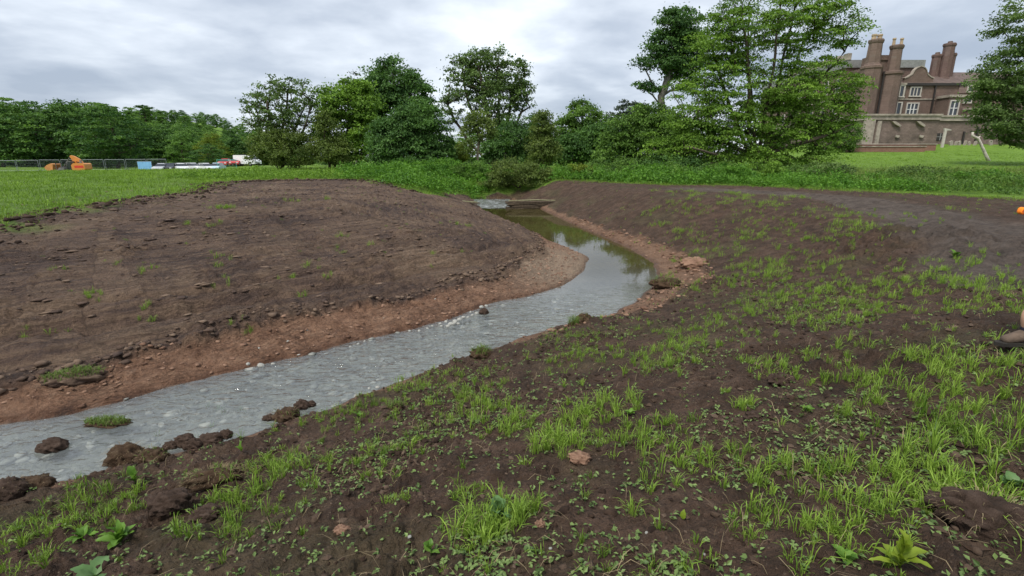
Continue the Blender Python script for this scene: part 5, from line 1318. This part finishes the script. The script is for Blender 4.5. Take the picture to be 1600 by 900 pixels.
# ------------------------------------------------------------------ clods, turves and stones
def ico(sub):
    V = [Vector(v) for v in ICO]; Fc = [tuple(f) for f in ICF]
    for _ in range(sub):
        cache = {}; nf_ = []
        def mid(a, b):
            k = (min(a, b), max(a, b))
            if k not in cache: V.append(((V[a] + V[b]) / 2).normalized()); cache[k] = len(V) - 1
            return cache[k]
        for a, b, c in Fc:
            x, y, z = mid(a, b), mid(b, c), mid(c, a); nf_ += [(a, x, z), (b, y, x), (c, z, y), (x, y, z)]
        Fc = nf_
    return np.array([tuple(v) for v in V]), np.array(Fc)
IV, IF = ico(3)
def blob_mesh(name, sx, sy, sz, seed, rough=.38, fr=2.3):
    x, y, z = IV.T
    n1 = fbm(x * fr + seed * 3.1 + z * .8, y * fr + z * 1.3, 4, seed, .62); n2 = fbm(x * fr * 3 + z * 2, y * fr * 3 + seed - z * 2.2, 3, seed + 9)
    r = 1 + rough * n1 * 1.4 + rough * .45 * n2
    V = IV * r[:, None]; V[:, 2] = np.where(V[:, 2] < -.45, -.45 + (V[:, 2] + .45) * .3, V[:, 2])
    return npmesh(name, V * np.array((sx, sy, sz)), IF, {'tint': np.clip(.5 + n1, 0, 1)}, True)
TURF = leaf_mat('turf_grass', (.06, .105, .02), (.17, .25, .05), .6, .25)
SODM = lump_mat('sod_soil', [(.25, (0.034, 0.022, 0.015)), (.5, (0.067, 0.043, 0.031)), (.75, (0.106, 0.072, 0.054))], .95, .03)
ROOTY = lump_mat('rooty_soil', [(.25, (.030, .018, .010)), (.5, (.070, .042, .024)), (.75, (.115, .078, .048))], .95, .03)
def clod(u, v, wpx, hpx, label, mat=SODM, grass=0, seed=0, rz=0.0, cat='clod', name='earth_clod', deep=.8, gh=.07, roots=0):
    p = GP(u, v); dst = math.sqrt(p[0] ** 2 + p[1] ** 2 + (EYE - p[2]) ** 2); m_ = dst / F
    sx, sz = wpx * m_ * .5, hpx * m_ * .55
    r = empty(name, p, label, cat, None, rz)
    b_ = link('soil', blob_mesh('soil', sx, sx * deep, sz, seed + 3), mat, r); b_.location = (0, 0, sz * .35)
    rr_ = np.random.default_rng(seed)
    if grass:
        a = rr_.uniform(0, 6.28, grass); rad = np.sqrt(rr_.uniform(0, 1, grass)) * 1.0
        P = np.stack([np.cos(a) * rad * sx, np.sin(a) * rad * sx * deep, sz * .35 + sz * .88 * np.sqrt(np.clip(1 - rad ** 2, .02, 1))], 1)
        V, Ft, tt = blades(P, gh * rr_.uniform(.5, 1.3, grass), .006 * np.ones(grass), rr_, rr_.uniform(.3, 1.2, grass), rr_.uniform(.2, .9, grass))
        link('turf', npmesh('turf', V, Ft, {'tint': tt}), TURF, r)['kind'] = 'stuff'
    if roots:
        a = rr_.uniform(0, 6.28, roots); zz_ = rr_.uniform(-.2, .9, roots); c_ = np.sqrt(1 - zz_ ** 2)
        P = np.stack([np.cos(a) * c_ * sx, np.sin(a) * c_ * sx * deep, sz * .35 + zz_ * sz], 1)
        V, Ft, tt = blades(P, rr_.uniform(.02, .07, roots), .0025 * np.ones(roots), rr_, rr_.uniform(.6, 1.5, roots), rr_.uniform(.1, .9, roots), a)
        link('roots', npmesh('roots', V, Ft, {'tint': tt}), DRY, r)['kind'] = 'stuff'
    return r
clod(84, 702, 28, 15, 'dark clod lying alone out in the shallow stream at lower left', SODM, 0, 1)
clod(198, 720, 40, 26, 'round rooty clod at the water edge with matted roots round it', ROOTY, 0, 2, roots=150)
clod(240, 718, 34, 17, 'low rooty clod just right of the round rooty clod', ROOTY, 40, 3, roots=50, gh=.04)
clod(268, 700, 18, 9, 'small clod leftmost of the chain lying in the shallows', SODM, 0, 4)
clod(290, 694, 24, 17, 'upright dark clod in the chain lying in the shallows', SODM, 0, 5)
clod(302, 700, 22, 14, 'lumpy clod low in the middle of the chain in the shallows', SODM, 0, 6)
clod(330, 690, 30, 13, 'long flat clod towards the right of the chain in the shallows', SODM, 0, 7)
clod(353, 683, 17, 13, 'small clod at the right end of the chain in the shallows', SODM, 0, 8)
clod(448, 653, 34, 18, 'reddish rooty clod with a few grass blades, near bank edge mid stream', ROOTY, 14, 9, roots=60)
clod(472, 638, 20, 15, 'dark clod touching the reddish rooty clod on its far side', SODM, 0, 10)
clod(486, 635, 14, 9, 'small dark clod furthest right of the three near the bank edge', SODM, 0, 11)
clod(420, 656, 16, 8, 'small wet clod half sunk left of the reddish rooty clod', SODM, 0, 12)
clod(168, 664, 52, 6, 'flat green turf island lying in the stream', ROOTY, 420, 13, cat='turf', name='turf_island', gh=.07, deep=.38)
clod(118, 598, 56, 17, 'slab of green turf stranded on the far clay bank', SOILL, 420, 14, cat='turf', name='turf_slab', gh=.10, deep=.4, rz=.5)
clod(14, 775, 36, 22, 'dark rounded clod on the near shore at the left edge', SODM, 0, 15, roots=40)
clod(50, 764, 40, 16, 'flat muddy clod on the near shore beside the dark rounded clod', ROOTY, 0, 16, roots=30)
clod(335, 754, 70, 20, 'long overturned sod with frayed roots on the grassy bank at lower left', ROOTY, 30, 17, roots=240, cat='sod', name='overturned_sod', deep=.45, rz=.35)
clod(265, 793, 46, 24, 'crumbly heap of dark soil below the long overturned sod', SODM, 0, 18)
clod(322, 808, 34, 16, 'small crumbly soil heap among seedlings near the long overturned sod', SODM, 0, 19)
clod(1528, 822, 84, 46, 'large dark sod lying on edge at the lower right beside the big grass tuft', SODM, 0, 20, roots=130, cat='sod', name='overturned_sod', deep=.7, rz=-.4)
clod(1220, 600, 34, 17, 'dark clod behind the grass near the middle of the right bank', SODM, 10, 21, roots=20)
clod(756, 492, 14, 11, 'lone black stone at the far waterline beside the pale pebbles', SODM, 0, 22, cat='stone', name='dark_stone')
clod(752, 560, 34, 18, 'grass topped clod jutting from the near bank into the stream', ROOTY, 130, 23, gh=.11)
clod(912, 505, 24, 17, 'rounded brown clod at the tip of the near bank', ROOTY, 20, 24, roots=40)
clod(896, 510, 18, 9, 'tufty grass clod left of the rounded brown clod', ROOTY, 130, 25, gh=.16)
clod(877, 516, 20, 8, 'low dark clod at the near waterline by the tufty clod', SODM, 0, 26)
clod(1040, 447, 46, 16, 'undercut turf overhanging the red bank at the outside of the bend', ROOTY, 110, 27, cat='turf', name='turf_overhang', gh=.12)
clod(1085, 416, 44, 15, 'lump of earth on the red bank beyond the bend', CLAYM, 30, 28, gh=.12)
clod(618, 640, 24, 10, 'low grassy clod at the near waterline beside the riffle', ROOTY, 60, 31)
clod(1180, 655, 30, 12, 'flattish clod in the bare soil right of centre', SODM, 0, 32)
clod(905, 722, 34, 12, 'orange brown clay lump in the bare soil at the centre', CLAYM, 0, 33)
clod(845, 822, 15, 12, 'small orange clay lump right of the broad leaved rosette', CLAYM, 0, 34)
clod(535, 830, 22, 8, 'orange clay smear lump in the lower left bare soil', CLAYM, 0, 35)
PS = npmesh('pale_stone', *(lambda m: (np.array([v.co for v in m.vertices]), np.array([p.vertices[:] for p in m.polygons])))(blob_mesh('tmp_stone', .5, .42, .30, 51, .2, 1.0)), {'tint': np.full(len(IV), .66)}, True)
PS.materials.append(STONE)
STP = [(408, 572, 10), (388, 571, 6), (427, 569, 6), (404, 545, 5), (688, 507, 6), (697, 505, 6), (704, 508, 8), (711, 503, 9), (718, 501, 8), (724, 498, 7), (700, 512, 7), (709, 509, 8), (690, 512, 6), (731, 496, 5), (738, 493, 6), (745, 490, 7), (752, 482, 9), (760, 480, 6), (716, 506, 6), (676, 512, 5), (668, 516, 5), (560, 540, 5), (548, 545, 4), (570, 537, 4), (640, 520, 4), (655, 518, 5), (590, 606, 7), (577, 608, 5), (680, 470, 3), (600, 500, 3), (450, 535, 4), (480, 518, 3), (1010, 835, 5), (640, 840, 6), (1100, 870, 5), (860, 860, 5)]
for i, (u, v, wpx) in enumerate(STP):
    p = GP(u, v); s_ = wpx * np.linalg.norm(p - np.array((0, 0, EYE))) / F
    o = link('pale_stone', PS); o.location = (p[0], p[1], p[2] + s_ * .02); o.scale = (s_, s_, s_); o.rotation_euler = (.3 * math.sin(i), .3 * math.cos(i * 2), i * 1.7)
    if i == 0: tag(o, 'largest white stone on the red clay shore above the smooth near water', 'stone')
    elif 4 <= i <= 20: tag(o, 'pale rounded pebble in the cluster along the far waterline by the riffle', 'stone', 'pale pebbles by the riffle')
    elif i in (32, 33, 34, 35): tag(o, 'pale stone lying on the dark soil in the foreground', 'stone', 'pale stones on the foreground soil')
    else: tag(o, 'small pale stone scattered along the stream margins away from the pebble cluster', 'stone', 'scattered pale stones by the stream')

# ------------------------------------------------------------------ broad leaved weeds, each leaf its own piece
def leaf_shape(name, Ln, Wd, curl, fold, seed, wave=.05):
    n_ = 9; V = []; rr_ = np.random.default_rng(seed)
    for i in range(n_ + 1):
        t = i / n_; w_ = Wd * .5 * (math.sin(math.pi * min(1, t ** .8)) ** .8 + .03) * (1 + wave * 2 * math.sin(i * 2.4 + seed))
        ang = curl * t; x = Ln * (t - .12 * curl * t * t); z = Ln * (.55 * t - .5 * curl * t * t)
        for s_ in (-1, -.5, 0, .5, 1):
            V.append((x, s_ * w_, z + abs(s_) * fold * w_ + wave * Ln * .4 * math.sin(i * 1.9 + s_ * 2 + seed) * abs(s_)))
    Fq = [(a * 5 + b, (a + 1) * 5 + b, (a + 1) * 5 + b + 1, a * 5 + b + 1) for a in range(n_) for b in range(4)]
    return npmesh(name, V, Fq, {'tint': np.clip(.45 + .3 * np.array([abs((k % 5) - 2) / 2 for k in range(len(V))]) * rr_.uniform(-.6, .8) + rr_.normal() * .12, 0, 1)}, True)
WEED = leaf_mat('broad_weed_leaf', (.055, .135, .018), (.20, .36, .055), .45, .35); WEED_Y = leaf_mat('yellowing_weed_leaf', (.14, .22, .02), (.34, .42, .05), .45, .4); WEED_B = leaf_mat('cabbage_green_leaf', (.07, .155, .045), (.19, .31, .12), .45, .3)
def weed(u, v, leaves, label, mat, seed, name='broad_leaved_weed', stem=0.0):
    p = GP(u, v); r = empty(name, p, label, 'weed'); rr_ = np.random.default_rng(seed)
    if stem: MB().tube([(0, 0, -.02), (.01, 0, stem * .5), (0, .01, stem)], [.006, .005, .003], 6).build('stem', mat, r, True)
    for i, (Ln, Wd, az_, el) in enumerate(leaves):
        o = link('leaf', leaf_shape('leaf', Ln * .85, Wd * .8, rr_.uniform(.5, 1.2), rr_.uniform(.15, .5), seed * 10 + i), mat, r)
        o.rotation_euler = (rr_.normal() * .15, -math.radians(el), math.radians(az_)); o.location = (0, 0, .004 + stem * rr_.uniform(.1, .95) * (stem > 0))
    return r
def ring(n, L0, L1, asp, el0, el1, seed, a0=0):
    r_ = np.random.default_rng(seed); return [(r_.uniform(L0, L1), r_.uniform(L0, L1) * asp, a0 + 360 * i / n + r_.normal() * 18, r_.uniform(el0, el1)) for i in range(n)]
weed(190, 850, ring(17, .10, .24, .36, -5, 65, 1), 'largest broad leaved weed with long glossy dock leaves, lower left corner', WEED, 1)
weed(130, 845, ring(12, .08, .18, .36, 0, 60, 2), 'dock like weed just left of the largest broad leaved weed', WEED, 2)
weed(212, 762, ring(6, .09, .15, .62, 10, 60, 3), 'pale leaved weed with three upright leaves above the lower left stream edge', WEED, 3, stem=.10)
weed(778, 815, ring(14, .06, .13, .7, 5, 70, 4), 'cabbage green rosette weed with a tuft of grass, bottom centre', WEED_B, 4, stem=.07)
weed(1402, 895, ring(13, .08, .17, .36, 5, 80, 5), 'yellow green dock with upright leaves at the lower right', WEED_Y, 5, stem=.08)
weed(150, 905, ring(4, .14, .20, .6, 0, 25, 6), 'single large rounded leaf plant cut by the bottom edge at lower left', WEED_B, 6)
weed(1262, 645, ring(6, .05, .08, .6, 10, 50, 7), 'small fresh weed alone on bare soil at right of centre', WEED, 7)
weed(1066, 822, [(.07, .035, 60, 70)], 'single upright rounded leaf standing in bare soil, bottom centre right', WEED_Y, 7)
weed(378, 708, [(.13, .04, 80, 65), (.10, .035, 200, 50), (.09, .03, -40, 40)], 'narrow leaved weed arching at the bank edge left of centre', WEED, 8)
weed(1580, 762, ring(6, .08, .12, .6, 0, 40, 9), 'pale rounded leaved weed at the right edge above the large sod', WEED_B, 9)
weed(672, 868, ring(5, .05, .08, .7, 5, 45, 10), 'little bright weed left of the bottom centre rosette', WEED, 10, stem=.04)
weed(560, 652, ring(5, .08, .12, .35, 20, 60, 11), 'upright narrow weed at the near bank beside the smooth water', WEED, 11)
weed(1320, 880, ring(6, .06, .10, .5, 0, 45, 12), 'low weed left of the yellow green dock', WEED, 12)
weed(1490, 405, ring(8, .14, .22, .4, 10, 60, 13), 'leafy weed standing on the path edge at the right', WEED, 13)
weed(985, 650, ring(6, .05, .09, .6, 5, 50, 14), 'small broad weed behind the darkest central grass tuft', WEED, 14)
weed(940, 465, ring(1, .05, .06, .5, 40, 50, 15), 'tiny weed at the bend of the near bank', WEED, 15) if False else None

# ------------------------------------------------------------------ the walker cut by the right edge
SKIN = simple_mat('bare_skin', (.52, .31, .21), .55, .08, 6); SOCK = simple_mat('navy_sock', (.02, .022, .04), .9, .15, 30); SOCKL = simple_mat('pale_sock_stripe', (.55, .55, .58), .9, .1, 20)
BOOT = simple_mat('muddy_tan_boot', (.115, .082, .060), .85, .35, 14, bump=.004, bscale=60, dirt=.5); SOLE = simple_mat('dark_boot_sole', (.03, .026, .022), .9, .3, 10)
HIVIS = simple_mat('orange_hi_vis_cloth', (.95, .24, .02), .7, .08, 6); SHORTS = simple_mat('dark_shorts', (.035, .037, .045), .9, .2, 12); HAIR = simple_mat('brown_hair', (.05, .03, .018), .7, .3, 20)
pf = GP(1597, 548)
pr = empty('person', (4.415, pf[1], H1(4.46, pf[1])), 'person cut off by the right edge, bare shin, dark sock, muddy tan boot, orange sleeve', 'person')
def skin_chain(name, verts, edges, radii, mat, parent, lv=2, root=0):
    me = bpy.data.meshes.new(name); me.from_pydata(verts, edges, []); me.update()
    o = link(name, me, mat, parent)
    sk = o.modifiers.new('skin', 'SKIN'); sk.use_smooth_shade = True
    for i, rr_ in enumerate(radii):
        d_ = me.skin_vertices[0].data[i]; d_.radius = (rr_, rr_) if not isinstance(rr_, tuple) else rr_; d_.use_root = (i == root)
    ss = o.modifiers.new('sub', 'SUBSURF'); ss.levels = lv; ss.render_levels = lv
    return o
# facing -x; z from the ground. one continuous body: pelvis root, legs, torso, arms, neck, head
bv = [(.10, 0, .92), (.10, .10, .86), (.04, .11, .49), (-.09, .10, .26), (-.06, .10, .12), (.10, -.10, .86), (.16, -.11, .48), (.30, -.10, .27), (.34, -.10, .12),
      (.09, 0, 1.12), (.07, 0, 1.32), (.06, 0, 1.45), (.05, 0, 1.52), (.02, 0, 1.60), (.01, 0, 1.70), (.02, 0, 1.78),
      (.07, .19, 1.40), (.10, .24, 1.12), (-.08, .20, 1.08), (-.22, .16, 1.13), (.08, -.19, 1.40), (.16, -.24, 1.12), (-.02, -.22, .96), (-.10, -.2, .90)]
be = [(0, 1), (1, 2), (2, 3), (3, 4), (0, 5), (5, 6), (6, 7), (7, 8), (0, 9), (9, 10), (10, 11), (11, 12), (12, 13), (13, 14), (14, 15), (10, 16), (16, 17), (17, 18), (18, 19), (10, 20), (20, 21), (21, 22), (22, 23)]
br = [.13, .09, .058, .057, .040, .09, .058, .057, .040, .13, .15, .08, .055, .075, .088, .06, .06, .045, .036, .030, .06, .045, .036, .030]
skin_chain('body', bv, be, br, SKIN, pr)
skin_chain('jacket', [(.10, 0, .86), (.09, 0, 1.12), (.07, 0, 1.32), (.06, 0, 1.45), (.07, .19, 1.40), (.10, .24, 1.12), (-.06, .205, 1.085), (-.16, .18, 1.11), (.08, -.19, 1.40), (.16, -.24, 1.12), (-.02, -.22, .96)], [(0, 1), (1, 2), (2, 3), (2, 4), (4, 5), (5, 6), (6, 7), (2, 8), (8, 9), (9, 10)], [.17, .165, .18, .085, .085, .068, .060, .056, .085, .068, .056], HIVIS, pr)
skin_chain('shorts', [(.10, 0, .95), (.10, .10, .84), (.045, .11, .50), (.10, -.10, .84), (.155, -.11, .50)], [(0, 1), (1, 2), (0, 3), (3, 4)], [.16, .12, .092, .12, .092], SHORTS, pr)
skin_chain('hair', [(.03, 0, 1.70), (.04, 0, 1.78), (.08, 0, 1.72)], [(0, 1), (1, 2)], [.09, .085, .075], HAIR, pr)
for fx_, fy_ in ((-.06, .10), (.34, -.10)):
    sk_ = MB().ngon_shaft(fx_, fy_, [(.09, .052), (.15, .050), (.20, .051), (.205, .046)], 16).build('sock', SOCK, pr, True)
    MB().ngon_shaft(fx_, fy_, [(.168, .053), (.182, .053)], 16).build('stripe', SOCKL, sk_, True)
    bt_ = skin_chain('boot', [(fx_ + .04, fy_, .06), (fx_, fy_, .10), (fx_ - .10, fy_, .065), (fx_ - .20, fy_, .045), (fx_ + .01, fy_, .14)], [(0, 1), (1, 2), (2, 3), (1, 4)], [(.052, .05), (.058, .056), (.05, .048), (.046, .036), (.055, .055)], BOOT, pr, root=1)
    MB().prism([(fx_ + .10, fy_ - .03), (fx_ + .08, fy_ + .045), (fx_ - .10, fy_ + .05), (fx_ - .22, fy_ + .042), (fx_ - .255, fy_), (fx_ - .22, fy_ - .045), (fx_ - .1, fy_ - .045), (fx_ + .08, fy_ - .045)], 'z', .0, .03).build('sole', SOLE, bt_)
# forward hand: palm, four curled fingers and a thumb in an orange glove
hx, hy, hz = -.22, .16, 1.13
gl_ = skin_chain('glove', [(hx + .04, hy, hz - .008), (hx - .015, hy, hz + .005), (hx - .055, hy, hz + .012)], [(0, 1), (1, 2)], [(.034, .034), (.045, .03), (.045, .028)], HIVIS, pr)
for k in range(4):
    oy = -.033 + .022 * k; ln = (.9, 1.0, .95, .78)[k]
    skin_chain('finger', [(hx - .055, hy + oy, hz + .015), (hx - .09 * ln - .01, hy + oy, hz + .015), (hx - .10 * ln - .01, hy + oy, hz - .015), (hx - .075 * ln - .01, hy + oy, hz - .028)], [(0, 1), (1, 2), (2, 3)], [.012, .011, .010, .009], HIVIS, gl_, 1)
skin_chain('thumb', [(hx - .02, hy - .03, hz), (hx - .05, hy - .052, hz - .012), (hx - .078, hy - .045, hz - .02)], [(0, 1), (1, 2)], [.014, .012, .010], HIVIS, gl_, 1)
